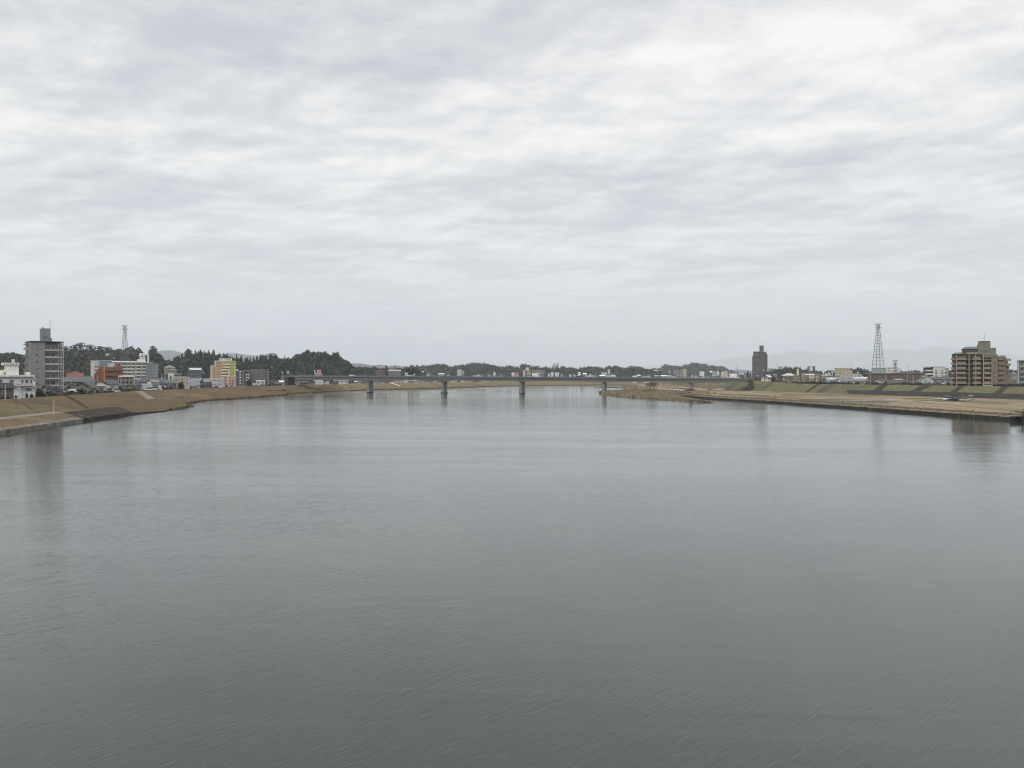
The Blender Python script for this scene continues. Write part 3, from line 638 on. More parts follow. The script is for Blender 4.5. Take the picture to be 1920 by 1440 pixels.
# grey tower with balconies
b = Bd('apartment_tower', 'tall grey eight-storey apartment tower with balconies and a rooftop lift shaft', 'apartment tower', 86, 345, 5.4, .16)
TG = M('wall_tower_grey', (134,134,135), .06, .3, stain=.15); TL = M('wall_light_concrete', (176,176,172), .06, .5, stain=.2)
b.box('wall', 58, 84.6, 641.5, None, 0, 13, TG); b.box('wall', 84.65, 110, 641.5, None, 1.6, 12.9, TG); b.box('wall', 110.05, 120, 642.5, None, 2.6, 12.8, TL)
b.box('roof_parapet', 57, 119.5, 639.8, 641.4, -.4, 13.4, DARK)
b.box('lift_shaft', 81, 97.5, 615, 639.7, 3, 8, TG); b.box('stair_cover', 97.6, 100, 633, 639.7, 3.4, 7, TG); b.box('shaft_vent', 82, 84.5, 613, 614.9, 3.2, 4, TG)
b.win(88, 633, 5, 3.4, 3); b.win(94.6, 632.6, 1.2, 2.6, 3, 'pale'); b.mast(96.5, 600, 615)
FY = [655.5, 668.8, 682, 695.4, 708.8, 722, 735.5]
for i, y in enumerate(FY):
    b.win(69.5, y-(2 if i else 1), 5, 3.2, 0, 'dark' if i in (1, 2, 5) else 'pale')
    b.balcony(85.4, 109.6, y+1.4, TL, .45, 1.2, 1.2, side=False)
    for px, w_ in ((90.5, 9), (100.5, 9)): b.win(px, y+1, w_, 9.6, 1.6, 'pale' if (i+px) % 2 < 1 or i == 3 else 'dark')
    b.balcony(110.4, 120, y+1.4, TL, .4, 1.9, 2.5, side=False); b.win(113, y+1, 3, 8, 2.6); b.win(117.5, y+1, 2.6, 8, 2.6)
for px in (109.6, 114.6, 119.4): b.box('column', px, px+1, 641.5, None, .35, .6, TL)
for i, y in enumerate((656, 669, 683, 697, 711, 724)): b.box('side_balcony', 51.5, 57.9, y-(4.6), y, 6, 9, TG if i else TL)
b.box('side_balcony', 51, 57.9, 644.2, 646.4, 6, 9, TG)

# ---- orange block
ORG = WM('orange')
b = Bd('apartment_block', 'orange brick-coloured block stepping up to the right, before the long white apartments', 'apartment block', 205, 480, 5.4, -.1)
mb = MB(); X, Z = b.X, b.Z
P = [(X(176), -.8), (X(194.5), -.8), (X(194.5), Z(688)), (X(187), Z(688.4)), (X(176), Z(703))]
mb.add([(x, 0, z) for x, z in P]+[(x, 11, z) for x, z in P], [(0,1,2,3,4),(9,8,7,6,5)]+[(i,5+i,5+(i+1)%5,(i+1)%5) for i in range(5)], ORG); mb.build('wall', None, b.root)
b.box('wall', 196.2, 214, 688.2, None, 0, 11, ORG); b.box('wall', 214.05, 227.5, 686.5, None, -.6, 11.2, ORG); b.box('roof_house', 216, 224, 682.6, 686.4, 2, 7, ORG); b.box('trim_strip', 194.55, 196.15, 688, None, -.15, 10.8, M('orange_trim', (214,160,116)))
b.box('water_tank', 201, 213, 680.5, 688.1, 3, 7, 'pale grey')
for y in (695, 704.2, 713, 721.5):
    b.balcony(197.5, 213.8, y, ORG, 1.0, 1.0, -.05, side=False); b.balcony(215, 227.3, y, ORG, 1.0, 1.0, -.62, side=False)
    b.win(201, y-.5, 3.4, 4.4); b.win(207, y-.5, 3.2, 4.4); b.win(211.4, y-.5, 2, 4.4); b.win(218.5, y-.5, 3, 4.6, -.6); b.win(224, y-.5, 3, 4.6, -.6)
# ---- small beige block in front
b = Bd('apartment_block', 'narrow three-storey beige block with a projecting white roof slab beside the orange block', 'apartment block', 238, 440, 5.4, .1)
b.box('wall', 228, 249.5, 706.6, None, 0, 9, 'tan'); b.box('roof', 226, 250.5, 704.2, 706.5, -1, 9.4, M('roof_slab_white', (236,230,214)))
for y in (712.5, 720, 727.5):
    for px in (231.5, 238.3, 245.5): b.win(px, y, 4.2, 4.4, 0, random.choice(['dark', 'pale']))
    b.balcony(228.6, 249, y+1.6, 'tan', .5, .7, 0, side=False)
for px in (234.6, 242): b.box('pilaster', px, px+.7, 706.7, None, -.75, -.001, 'beige')
# ---- long white apartments behind
LW = M('wall_offwhite', (206,204,196), .06, .4, stain=.2); LG_ = M('wall_bluegrey_end', (122,128,136), .06, .4, stain=.15)
b = Bd('apartment_block', 'long white slab of flats below the wooded ridge, with twin rounded water tanks', 'apartment block', 234, 745, 5.4, .0)
b.box('wall', 171, 187, 676.7, None, 0, 12, LW); b.box('wall', 187.05, 210, 676.5, None, -.3, 12, LG_); b.box('wall', 210.05, 273.5, 679.5, None, 1.4, 12, LW)
b.box('roof_parapet', 210.05, 274, 676.8, 679.4, -.5, 12.3, M('parapet_white', (238,238,234))); b.box('wall', 273.6, 287, 680.4, None, -.3, 12, LG_); b.box('wall', 287.05, 297.5, 681.6, None, .6, 11.5, M('wall_end_grey', (140,142,144), stain=.2))
b.box('roof_parapet', 170.5, 210, 675.6, 676.4, -.5, 12.2, LW); b.box('roof_parapet', 274.05, 288, 679.4, 680.3, -.5, 12.2, LW)
for y in (685, 691.2, 697.4, 703.6, 709.8, 716):
    for p0, p1 in ((211, 219), (221, 227), (229, 238.5), (239.5, 246), (247.5, 253), (255, 265), (267.5, 273.2)):
        b.balcony(p0, p1, y+1.2, LW, 1.0, 1.5, 1.3); b.win((p0+p1)/2, y+1, (p1-p0)*.8, 4.6, 1.4, 'dark')
    if y < 712: b.balcony(177.5, 186.6, y+.6, LW, 1.1, 1.2, 0); b.win(180, y+.4, 3, 4, 0); b.win(184.5, y+.4, 3, 4, 0)
    for px in (283, 290.5, 294.5): b.win(px, y, 1.6, 2.2, -.3 if px < 287 else .6, 'dark')
for px in (219.5, 228, 246.6, 266.2): b.box('fin_wall', px, px+.8, 679.6, None, -.35, 1.35, LW)
b.box('tank_house', 262, 273, 663.5, 676.7, 3, 9, LW); b.box('roof_house', 257, 261.9, 673.5, 676.7, 3, 8, LW); b.tank(264.6, 661.8, 1.3, 2.4); b.tank(270.6, 661.8, 1.3, 2.4)
b.tank(278.6, 665.5, .8, 7, d=9)
b.mast(202, 664, 677, .12, 5); b.mast(203.6, 662, 677, .12, 5)
mb = MB(); mb.box(X(0)*0-15.2, -12.5, 4.4, 4.7, b.Z(667), b.Z(662.5), FRAME); mb.build('roof_sign_frame', None, b.root)

# ---- pastel stepped hotel
HO = M('wall_apricot', (190,158,130), .05, .4, stain=.1); HP = M('wall_pale_apricot', (214,176,140), .05); HYG = M('wall_lime', (168,168,112), .05, .4); HYL = M('rail_pale_lime', (214,216,140), .05); HC = M('trim_cream', (232,216,176), .05)
b = Bd('hotel', 'eight-storey stepped hotel in apricot and lime with a white sign on its roof', 'hotel', 418, 800, 5.4, -.05)
b.box('wall', 395.5, 404, 686.5, None, 0, 14, HO); b.box('wall', 404.05, 432, 677.4, None, 0, 14, HO); b.box('stair_tower', 432.05, 438, 676, None, -.8, 14, HYG); b.box('wall', 438.05, 440.4, 678, None, .5, 13, HYG)
b.box('trim', 395, 404, 685.3, 686.4, -.35, 14.2, HC); b.box('trim', 402.5, 432, 676.2, 677.3, -.35, 14.2, HC); b.box('trim', 395, 396.6, 686.4, None, -.3, -.001, HC); b.box('trim', 402.6, 404.2, 677.3, 685.2, -.3, -.001, HC); b.box('roof_slab', 438.05, 442.2, 676.8, 677.8, -1.6, 13, HYL)
for i, y in enumerate((683.1, 688.5, 693.8, 699.1, 704.4, 709.7, 715)):
    p0 = 418 if i < 2 else 414.5
    b.balcony(p0, 431.8, y+.6, HC, 1.0, 1.3, 0, side=False)
    for px in (p0+2.2, p0+6, p0+10, p0+13.3): b.win(px, y+.3, 2.9, 3.5, 0, 'dark')
    for px, w_ in ((401.6 if i > 1 else 407.6, 2.9), (407.5 if i > 1 else 413, 1.5), (411.4, 1.3)):
        b.win(px, y-.8, w_, 2.0, 0, 'dark')
    b.balcony(438.6, 442.3, y+.6, HYL, 1.6, 1.6, .4); b.win(440, y+.2, 1.6, 3, .5)
    b.box('string_course', 396.7, p0-.05 if i > 1 else 402.5, y+.2, y+.75, -.12, -.002, HP) if i > 1 else None
b.box('roof_sign', 410.5, 434.6, 672, 675.8, 2, 2.3, 'white')
for px, w_, yt, yb in ((412.4, 1.2, 673, 674.8), (414.1, 1, 673.4, 674.8), (415.8, 1.3, 673, 674.8), (417.7, 1, 673.2, 674.8), (422.4, 1.5, 673, 674.8), (424.4, 1.1, 673.4, 674.8), (426.3, 1.4, 673, 674.8), (428.2, 1.1, 673.4, 674.8), (430, 1.2, 673, 674.8), (431.7, 1, 673.4, 674.8)):
    b.box('sign_lettering', px-w_/2, px+w_/2, yt, yb, 1.9, 1.98, M('sign_blue_grey', (110,112,150)))
# pink and pale blocks in front of the hotel
b = Bd('apartment_block', 'salmon pink three-storey building standing on the levee before the stepped hotel', 'apartment block', 430, 575, 5.4, .08)
PK = WM('pink'); b.box('wall', 416.5, 428.4, 706, None, 0, 9, PK); b.box('wall', 428.45, 442.6, 704.6, None, -.5, 9, PK); b.box('roof_house', 429.5, 432, 695.5, 704.5, 4, 7, PK)
for y in (709.6, 715.4, 721):
    b.win(422.6, y, 3.8, 2.8); b.win(430.6, y, 2.4, 2.8, -.5); b.win(432.9, y, 1, 2.8, -.5); b.win(438, y, 1.6, 2.8, -.5, 'pale'); b.win(441.3, y, 1, 2.8, -.5)
b.box('entrance_strip', 434.6, 436, 711, None, -.56, -.51, 'maroon')  # flat maroon strip on the wall face, no hollow behind it
b = Bd('low_building', 'pale grey two-storey building with small square windows left of the pink block', 'building', 404, 560, 5.4, -.12)
b.box('wall', 392.5, 415.6, 710.4, None, 0, 9, 'pale grey'); b.box('roof_parapet', 392.3, 415.8, 709.7, 710.3, -.15, 9.15, 'white')
for y in (714.8, 721.8):
    for px, w_ in ((394.8, 2), (402, 4), (408.6, 2.6), (413.6, 2)): b.win(px+(2 if y > 720 and px < 400 else 0), y, w_, 2.4)
b.box('pilaster', 406, 406.6, 710.5, None, -.25, -.001, 'white')
# dark apartments with white balconies
b = Bd('apartment_block', 'dark slate five-storey block with round white balcony fronts right of the hotel', 'apartment block', 455, 720, 5.4, 0)
DG = WM('dark grey'); b.box('wall', 443, 455, 694.8, None, 0, 12, DG); b.box('wall', 455.05, 468, 695.8, None, 1.0, 12, DG); b.box('roof_parapet', 455.2, 467.6, 694.8, 695.7, -.2, 12, 'pale grey'); b.box('column', 455.3, 456.6, 695.8, None, -.2, .99, 'grey'); b.box('column', 466.6, 467.6, 695.8, 712, -.2, .99, 'grey')
b.tank(444.8, 692.6, .9, 2.0)
for y in (696.6, 702, 707.4, 712.8, 718.2):
    b.win(450.5, y+3.4, 3.2, 2.6, 0); b.balcony(449, 452.2, y+1.3, 'white', .95, .9, 0)
    if y > 700: b.win(462, y+3.4, 9, 2.8, 1.0, 'dark'); b.balcony(461, 463.8, y+1.3, 'white', .95, .9, .9); b.balcony(464.6, 466.8, y+1.3, 'white', .95, .9, .9)
b = Bd('apartment_block', 'brown-grey four-storey block with open stair balconies on its right end', 'apartment block', 488, 735, 5.4, .06)
BGb = M('wall_taupe', (112,104,100), .06, .3, stain=.15); b.box('wall', 471, 494.6, 693, None, 0, 12, BGb); b.box('wall', 494.65, 504.5, 693.4, None, 1.4, 12, BGb); b.box('roof_parapet', 470.8, 504.7, 692.2, 692.9, -.2, 12.2, 'grey')
for i, y in enumerate((697.6, 702.6, 707.8, 712.8, 718)):
    b.balcony(495, 499.4, y+.6, 'tan', 1.0, 1.3, 1.35); b.balcony(500.6, 504.6, y+.9, 'grey', 1.0, 1.3, 1.35); b.win(497, y+.4, 3.4, 3.2, 1.4); b.win(502.4, y+.4, 3, 3.2, 1.4)
    for px in (475, 489): b.win(px, y, 1.7, 1.7, 0, 'dark' if i in (1, 2) else 'pale')
house(480.5, 497, 713, 714.2, 690, 'pale grey', 'white', 'flat', label='low white two-storey office before the taupe block, with a white roof', phi=0, floors=2)  # pale grey walls under an evenly white flat roof
b = Bd('apartment_block', 'mauve three-storey building with a teal sign on its roof and curved balconies', 'apartment block', 536, 760, 5.4, .1)
b.box('wall', 528.5, 539, 704, None, 0, 10, 'mauve'); b.box('wall', 539.05, 545, 704.6, None, 1.3, 10, 'mauve'); b.box('roof_parapet', 528, 545, 703.2, 703.9, -.2, 10.2, 'maroon')
for y in (708.6, 713.4, 718.2): b.balcony(539.2, 545.4, y, 'pale grey', 1.0, 1.4, 1.2); b.win(542, y-.3, 4, 3, 1.3); b.win(532, y-.4, 2, 1.5, 0, 'pale'); b.win(536, y-.4, 2, 1.5, 0, 'dark')
b.box('roof_sign', 538, 543, 695, 701, 2, 2.4, 'teal'); b.box('sign_post', 538.2, 538.7, 701.05, 703.1, 2, 2.3, DARK); b.box('sign_post', 542.3, 542.8, 701.05, 703.1, 2, 2.3, DARK)
b.box('roof_sign', 528.8, 530.2, 696, 703.1, 2, 2.4, 'teal')
# arcade with the red sign, seen over the bridge approach
b = Bd('shop_building', 'pale building with dark openings and a red and white sign on its roof', 'shop', 597, 790, 5.4, 0)
b.box('wall', 588, 605.5, 705.2, None, 0, 10, 'pale grey'); b.box('upper_wall', 590, 603.2, 699, 705.1, .5, 9, 'pale grey'); b.win(583+9.6, 704, 1.6, 3.6, .5); b.win(597.8, 704, 1.6, 3.6, .5); b.win(600.8, 704, 1.4, 3.6, .5); b.win(595, 704, 1.2, 3.6, .5, 'pale')
b.box('roof_sign', 594.5, 602.2, 692.6, 698.6, 1, 1.4, M('sign_red', (196,70,90)))
for p0, p1, yt, yb in ((594.9, 596.4, 693.6, 697.8), (596.5, 597.3, 695.3, 696.3), (598.3, 599.4, 696.3, 697.9), (600.9, 601.8, 695, 698.2), (599.6, 600.6, 693.4, 695.6)): b.box('sign_lettering', p0, p1, yt, yb, .9, .98, 'white')
b.box('sign_board', 588.9, 592, 694.5, 698.8, 1, 1.3, 'teal')

# ---- brown tower on the right bank
BT = M('wall_umber_tile', (94,91,89), .05, .4, stain=.1); BTD = M('wall_dark_umber', (66,62,62), .05)
b = Bd('apartment_tower', 'solitary dark brown fourteen-storey tower with a slim rooftop shaft, right of the bridge', 'apartment tower', 1425, 1150, 7.4, .04)
b.box('wall', 1411, 1424.5, 669.5, None, 0, 16, BT); b.box('wall', 1411.8, 1424.5, 665, 669.5, .3, 16, BT); b.box('wall', 1413, 1424.6, 659, 665, .6, 15, BT); b.box('wall', 1424.55, 1437, 659.6, None, -.4, 16, BT); b.box('wall', 1437.05, 1439, 664, None, .6, 15.5, BTD)
b.box('lift_shaft', 1424.4, 1432, 648.6, 659, 2, 9, BT); b.box('shaft_cap', 1424.1, 1432.3, 648, 648.7, 1.7, 9.3, BTD)
for i in range(11):
    y = 672.6+i*4.05 if i else 667; b.balcony(1412, 1424, y+.4, M('rail_umber', (122,112,106)), 1.1, 1.5, 0, side=False); 
    for px in (1414, 1417.4, 1421): b.win(px, y+.2, 2.8, 2.6, 0, 'dark')
    b.win(1427.4, y, 1.1, 1.3, -.4, 'pale'); b.win(1431.5, y, 1.8, 1.9, -.4, 'dark')
    b.balcony(1430.2, 1433.6, y+.4, BT, .9, .9, -.45, side=False)
b.tank(1431.5, 693.5, .9, 1.8, d=-2)
house(1440.5, 1455, 691, 691.8, 1650, 'blue grey', 'grey', 'flat', 7.5, 'blue-grey slab block half hidden directly right of the brown tower', phi=0, cat='building', wins=False)
# ---- mansion on the right
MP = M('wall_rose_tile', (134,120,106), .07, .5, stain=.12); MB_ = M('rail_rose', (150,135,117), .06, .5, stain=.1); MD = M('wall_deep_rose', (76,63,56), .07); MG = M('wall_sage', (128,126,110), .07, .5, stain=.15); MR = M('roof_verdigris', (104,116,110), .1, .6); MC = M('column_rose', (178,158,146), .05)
b = Bd('apartment_block', 'large terraced rose-brown apartment block with sage upper storeys at the right edge', 'apartment block', 1835, 500, 7.5, .05)
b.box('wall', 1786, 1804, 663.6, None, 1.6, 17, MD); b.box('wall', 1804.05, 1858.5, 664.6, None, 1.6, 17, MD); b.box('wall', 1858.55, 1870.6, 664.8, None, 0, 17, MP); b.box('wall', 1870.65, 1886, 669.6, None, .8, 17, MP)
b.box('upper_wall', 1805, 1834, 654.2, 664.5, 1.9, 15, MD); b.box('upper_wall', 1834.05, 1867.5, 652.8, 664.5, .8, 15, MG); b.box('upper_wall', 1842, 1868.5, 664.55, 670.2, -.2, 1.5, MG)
b.box('penthouse', 1835.5, 1857.5, 640.4, 652.7, 2.6, 12, MG); b.box('penthouse_cap', 1836, 1857, 639.2, 640.3, 2.3, 12.3, MG); b.box('penthouse', 1833, 1835.4, 646.5, 652.7, 3, 8, MG); b.mast(1846.5, 624.5, 639.2, .06, 5)
b.box('upper_wall', 1858.5, 1867, 652.2, 652.75, 1, 12, MG)
def mansard(p0, p1, yt, yb, d0, d1):
    mb = MB(); a, c, zt, zb_ = b.X(p0), b.X(p1), b.Z(yt), b.Z(yb); s_ = 1.3
    mb.add([(a-.5,d0-.7,zb_),(c,d0-.7,zb_),(c,d1,zb_),(a-.5,d1,zb_),(a+s_,d0+.7,zt),(c,d0+.7,zt),(c,d1-.5,zt),(a+s_,d1-.5,zt)], [(0,3,2,1),(4,5,6,7),(0,1,5,4),(1,2,6,5),(2,3,7,6),(3,0,4,7)], MR); mb.build('roof', None, b.root)
mansard(1786, 1804.8, 660.4, 663.6, 1.4, 16); mansard(1805, 1833, 649.6, 654.2, 1.9, 15); mansard(1871, 1884.5, 666.6, 669.6, .8, 15)
b.win(1838, 649.6, 1.8, 4.5, 2.6); b.win(1850, 646, 2.2, 2.2, 2.6)
for px in (1808.5, 1812.5, 1817, 1821.5, 1826, 1830): b.win(px, 660.8, 2.6, 4.4, 1.9)
for px in (1838.5, 1843, 1847.5, 1852, 1856): b.win(px, 658.4, 3.8, 2.2, .8)
for px in (1846, 1850, 1854.5, 1860.5, 1864): b.win(px, 667.6, 2.2, 2, -.2)
b.balcony(1812, 1834, 663.6, MB_, 1.1, 1.2, 1.7, side=True)
for i in range(6):
    y = 673.9+i*9.05
    for p0, p1 in ((1794, 1811), (1824, 1839), (1844.5, 1857.5)):
        if i == 0 and p0 == 1844.5: continue
        b.balcony(p0, p1, y, MB_, 1.15, 1.5, 1.2)
    b.balcony(1782.5, 1788.5, y, MB_, 1.15, 2.2, 2.6)
    for px in (1789.5, 1797.5, 1802, 1807.5, 1827, 1831, 1835.5, 1848, 1854): b.win(px, y, 3.4, 6.6, 1.6, 'dark' if random.random() < .8 else 'pale')
    b.box('floor_slab', 1786.2, 1858.3, y+.1, y+.8, .25, 1.55, MB_)
    b.win(1864.8, y-1.6, 3.6, 3.8, 0, 'dark')
    b.balcony(1871.6, 1882, y+.6, MP, 1.2, 1.3, .8); b.win(1874.6, y+.4, 3.2, 5.2, .8); b.win(1879.4, y+.4, 3.2, 5.2, .8)
    if i: e = 1886+min(12, i*2.3+1.6); b.box('terrace', 1886.05, e, y-8.2, y, 1.5+.4*(6-i), 15, MP); b.win((1886+e)/2, y-2.4, 2, 3, 1.5+.4*(6-i), 'dark')
    if i < 2: b.balcony(1886.1, 1895, y+2.5, MB_, 1.2, 3.4, 3.2)
for px in (1792.6, 1816.2, 1829, 1843.2): b.box('column', px, px+1.3, 664.7, None, -.25, .2, MC)
b.box('rain_pipe', 1858.7, 1859.6, 702, None, -.4, -.05, MC)
b.box('entrance_canopy', 1842, 1858, 721.6, 722.8, -2.4, -.4, 'white')
b = Bd('apartment_block', 'grey block with deep open balconies cut by the right edge of the picture', 'apartment block', 1925, 560, 7.5, .05)
b.box('wall', 1909, 1960, 677, None, 1.6, 12, 'grey'); b.box('roof_parapet', 1908.5, 1960, 675.6, 676.9, 0, 12, 'dark grey')
for y in (688, 698, 708.5, 718): b.balcony(1913, 1935, y, 'grey', 1.1, 1.6, 1.4); b.win(1916.5, y, 4, 7, 1.6); b.win(1923, y, 4, 7, 1.6)
b.box('fin_wall', 1908.6, 1910, 677, None, -.1, 1.55, 'pale grey')

# ------------------------------------------------------------------ the many smaller houses, zone by zone
def zone(text, items, z0=5.4, cat='house', group=None, far=False, verb=None):
    """items: px0, px1, ridge row, eave row, distance, wall, roof, kind [, own label]"""
    cnt = {}; seen = {}
    for it in items:
        k = (it[5], it[6]); cnt[k] = cnt.get(k, 0)+1
    for it in sorted(items, key=lambda q: q[0]):
        px0, px1, yr, ye, D, wall, roof, kind = it[:8]; k = (wall, roof); seen[k] = seen.get(k, 0)+1
        noun = {'flat': 'block', 'hip': 'hip-roofed house', 'gable': 'house', 'front': 'gable-fronted house'}[kind]
        o = ORD[seen[k]-1]+' from left, ' if cnt[k] > 1 else ''
        lb = it[8] if len(it) > 8 else f"{o}{wall} {noun}, {roof} roof, {text}"
        c = 'house' if kind != 'flat' else 'building'
        if far and (px1-px0)*D/F > 26 and kind != 'flat': kind = 'gable'
        house(px0, px1, yr, ye, D, wall, roof, kind, z0, lb, cat=c, group=group, phi=0 if (px1-px0)*D/F > 22 else None, wins=not far)
zone('beside the far left white block', [
 (-12, 29, 717.5, 727.5, 292, 'brown', 'dark tile', 'gable', 'brown house with a low dark tiled roof in front of the white block'),
 (66, 86, 714, 722, 372, 'brown', 'dark tile', 'gable', 'brown house with dark sloping roof between the white block and grey tower'),
 (67, 80, 729, 734, 318, 'tan', 'slate', 'gable', 'small tan shed low against the levee just right of the white block')])
zone('between grey tower and orange block', [
 (116, 172, 707, 715.5, 400, 'mauve', 'green', 'gable', 'wide mauve-walled hall with a long grey-green roof right of the grey tower'),
 (127, 154, 699.8, 710, 440, 'pale grey', 'red', 'gable', 'house with bright red tiled roof showing above the grey-green hall roof'),
 (128, 152, 695.5, 703, 520, 'brown', 'rust', 'hip', 'dull rust hip roof with a white tank frame, behind the bright red roof'),
 (154, 175, 704.5, 713.5, 455, 'blue grey', 'slate', 'gable'),
 (168, 179, 711, 716, 420, 'orange', 'red', 'hip', 'little salmon-red roof touching the lower left of the orange block'),
 (140, 166, 716.5, 724, 352, 'tan', 'dark tile', 'front', 'tan gable-fronted house with a bright two-pane window near the levee top'),
 (158, 181, 720, 727, 345, 'tan', 'slate', 'gable'), (120, 129, 733, 736.5, 322, 'pale grey', 'pale', 'gable', 'pale-roofed lean-to at the foot of the grey tower'),
 (130, 145, 729.5, 734, 330, 'grey', 'pale', 'gable', 'low shed with a pale strip roof just right of the grey tower base'), (146, 172, 727, 734, 318, 'brown', 'brown', 'gable'),
 (112, 126, 722.5, 728, 375, 'grey', 'slate', 'gable'), (124, 142, 719, 725.5, 372, 'dark grey', 'dark tile', 'hip'), (160, 178, 714.6, 720, 400, 'brown', 'slate', 'gable'), (170, 184, 728.5, 733, 318, 'dark grey', 'dark tile', 'gable'), (134, 150, 724.5, 730, 345, 'dark grey', 'slate', 'gable'), (104, 116, 728, 734, 325, 'grey', 'dark tile', 'hip'), (154, 170, 709, 714, 470, 'tan', 'dark tile', 'hip'), (86, 98, 722, 728, 335, 'tan', 'dark tile', 'gable'),
 (88, 104, 731, 737, 312, 'brown', 'slate', 'hip', 'low brown hut in front of the grey tower balconies')])
zone('before the orange block', [
 (176, 201, 713.4, 720, 398, 'cream', 'dark tile', 'front', 'cream gable with black roof edges before the orange block'),
 (199, 222, 712.8, 720.5, 410, 'pale grey', 'slate', 'gable'), (176, 200, 718.6, 723.4, 352, 'grey', 'teal', 'gable', 'low grey building under a broad pale teal awning roof'),
 (188, 203, 721, 726.5, 338, 'teal', 'teal', 'hip', 'small pale teal pavilion before the awning roof, lower right of the orange block'), (204, 220, 722, 727, 360, 'brown', 'dark tile', 'gable'), (214, 228, 718.6, 724, 400, 'dark grey', 'slate', 'gable'), (184, 192, 727, 731, 330, 'grey', 'slate', 'gable'), (219, 232, 726, 730, 385, 'grey', 'dark tile', 'hip')])
zone('below the long white flats', [
 (252, 276, 711, 716, 520, 'blue grey', 'slate', 'gable'), (254, 265, 716, 722, 455, 'blue grey', 'slate', 'hip'), (262, 284, 719.5, 725, 440, 'white', 'pale', 'flat', 'white open garage front left of the small white gable'),
 (274, 281, 716, 722, 445, 'white', 'pale', 'front', 'tiny bright white gable above the garage fronts'), (282, 300, 711.6, 716.5, 500, 'cream', 'grey', 'gable'), (284, 297, 718, 721.5, 450, 'beige', 'slate', 'gable'),
 (298, 313, 716.6, 721, 452, 'white', 'dark tile', 'gable'), (304, 332, 712.4, 718.6, 468, 'dark grey', 'green', 'gable', 'wide dark walled barn with grey-green roof before the grey flat block'),
 (268, 296, 706.5, 713, 600, 'brown', 'brown', 'gable'), (296, 312, 708.5, 713, 590, 'pale grey', 'slate', 'gable'), (249, 258, 722, 727, 430, 'pale grey', 'slate', 'gable'), (312, 322, 718, 723, 460, 'grey', 'slate', 'hip'), (318, 334, 706, 710, 640, 'tan', 'dark tile', 'gable')])
b = Bd('low_building', 'grey flat-roofed concrete building with three dark upper windows behind the dark dome tree', 'building', 341, 500, 5.4, .15)
b.box('wall', 326, 349, 706.8, None, 0, 10, 'beige'); b.box('wall', 349.05, 356, 706.4, None, .8, 9.8, 'pale grey'); b.box('roof_parapet', 325.6, 349.4, 705.8, 706.7, -.2, 10.2, 'pale grey')
for px, w_ in ((330, 3.6), (336.5, 1), (342, 3.6)): b.win(px, 713.6, w_, 3)
for y in (713, 720): b.win(352.5, y, 2.4, 3, .8, 'pale')
zone('left of pale block and hotel', [
 (354, 378, 709.4, 713.8, 640, 'dark grey', 'grey', 'gable'), (356, 376, 714.4, 722, 500, 'pale grey', 'grey', 'gable'), (376, 395, 715.5, 722, 500, 'brown', 'dark tile', 'gable', 'house with big black-tiled roof directly left of the pale grey block'),
 (364, 398, 708.6, 712, 660, 'grey', 'slate', 'gable'), (381, 395, 711.4, 714, 590, 'white', 'pale', 'flat'), (357, 370, 720.5, 724, 465, 'grey', 'grey', 'gable')])
zone('on the dark slope above the levee town', [
 (310, 331, 684, 689.4, 900, 'tan', 'grey', 'hip', 'two-tier hip-roofed hall on the dark slope right of the white apartments'), (313, 330, 691.2, 694, 880, 'tan', 'grey', 'hip', 'lower tier of tiled roofs just beneath the hillside hall'),
 (309, 340, 699.5, 702.2, 820, 'dark grey', 'slate', 'gable', 'long dark roof with a white strip at the foot of the dark slope'),
 (355, 380, 689.6, 693.6, 900, 'dark grey', 'pale', 'gable', 'pale long-roofed shed alone on the wooded slope left of the hotel'), (316, 326, 700.4, 702.6, 810, 'white', 'white', 'flat', 'short bright white strip building beneath the hillside hall')])
zone('between taupe block and bridge', [
 (505, 516, 714, 717, 700, 'dark grey', 'dark tile', 'gable'), (508, 528, 711.6, 715, 740, 'grey', 'dark tile', 'gable'), (514, 530, 716.5, 719.5, 690, 'brown', 'slate', 'gable'), (524, 534, 713.6, 716, 720, 'white', 'white', 'gable', 'sloping white roof left of the mauve building'),
 (547, 559, 716.6, 717.4, 700, 'white', 'white', 'flat', 'white open garage with a dark arch below the bridge approach'), (560, 582, 714.6, 717, 735, 'dark grey', 'slate', 'gable'), (583, 592, 714.4, 716.4, 760, 'brown', 'dark tile', 'gable')])
zone('under bridge left of first pier', [
 (600, 609, 713.4, 714.6, 850, 'pale grey', 'slate', 'flat'), (611, 617, 712.8, 714.8, 840, 'white', 'dark tile', 'front'), (617, 624, 712, 715, 850, 'maroon', 'slate', 'front', 'first maroon house under the bridge left of the first pier'), (625, 633, 711.4, 713.8, 850, 'maroon', 'grey', 'gable', 'maroon house with grey roof and white window row under the bridge'),
 (634.5, 647, 711.8, 714, 865, 'white', 'grey', 'gable'), (647, 661, 711.8, 715, 900, 'pale grey', 'grey', 'hip'), (664, 672, 714, 716, 905, 'grey', 'pale', 'gable'), (672, 680, 713.6, 716, 900, 'beige', 'slate', 'gable'), (681, 687, 714, 716.4, 905, 'tan', 'brown', 'gable')])
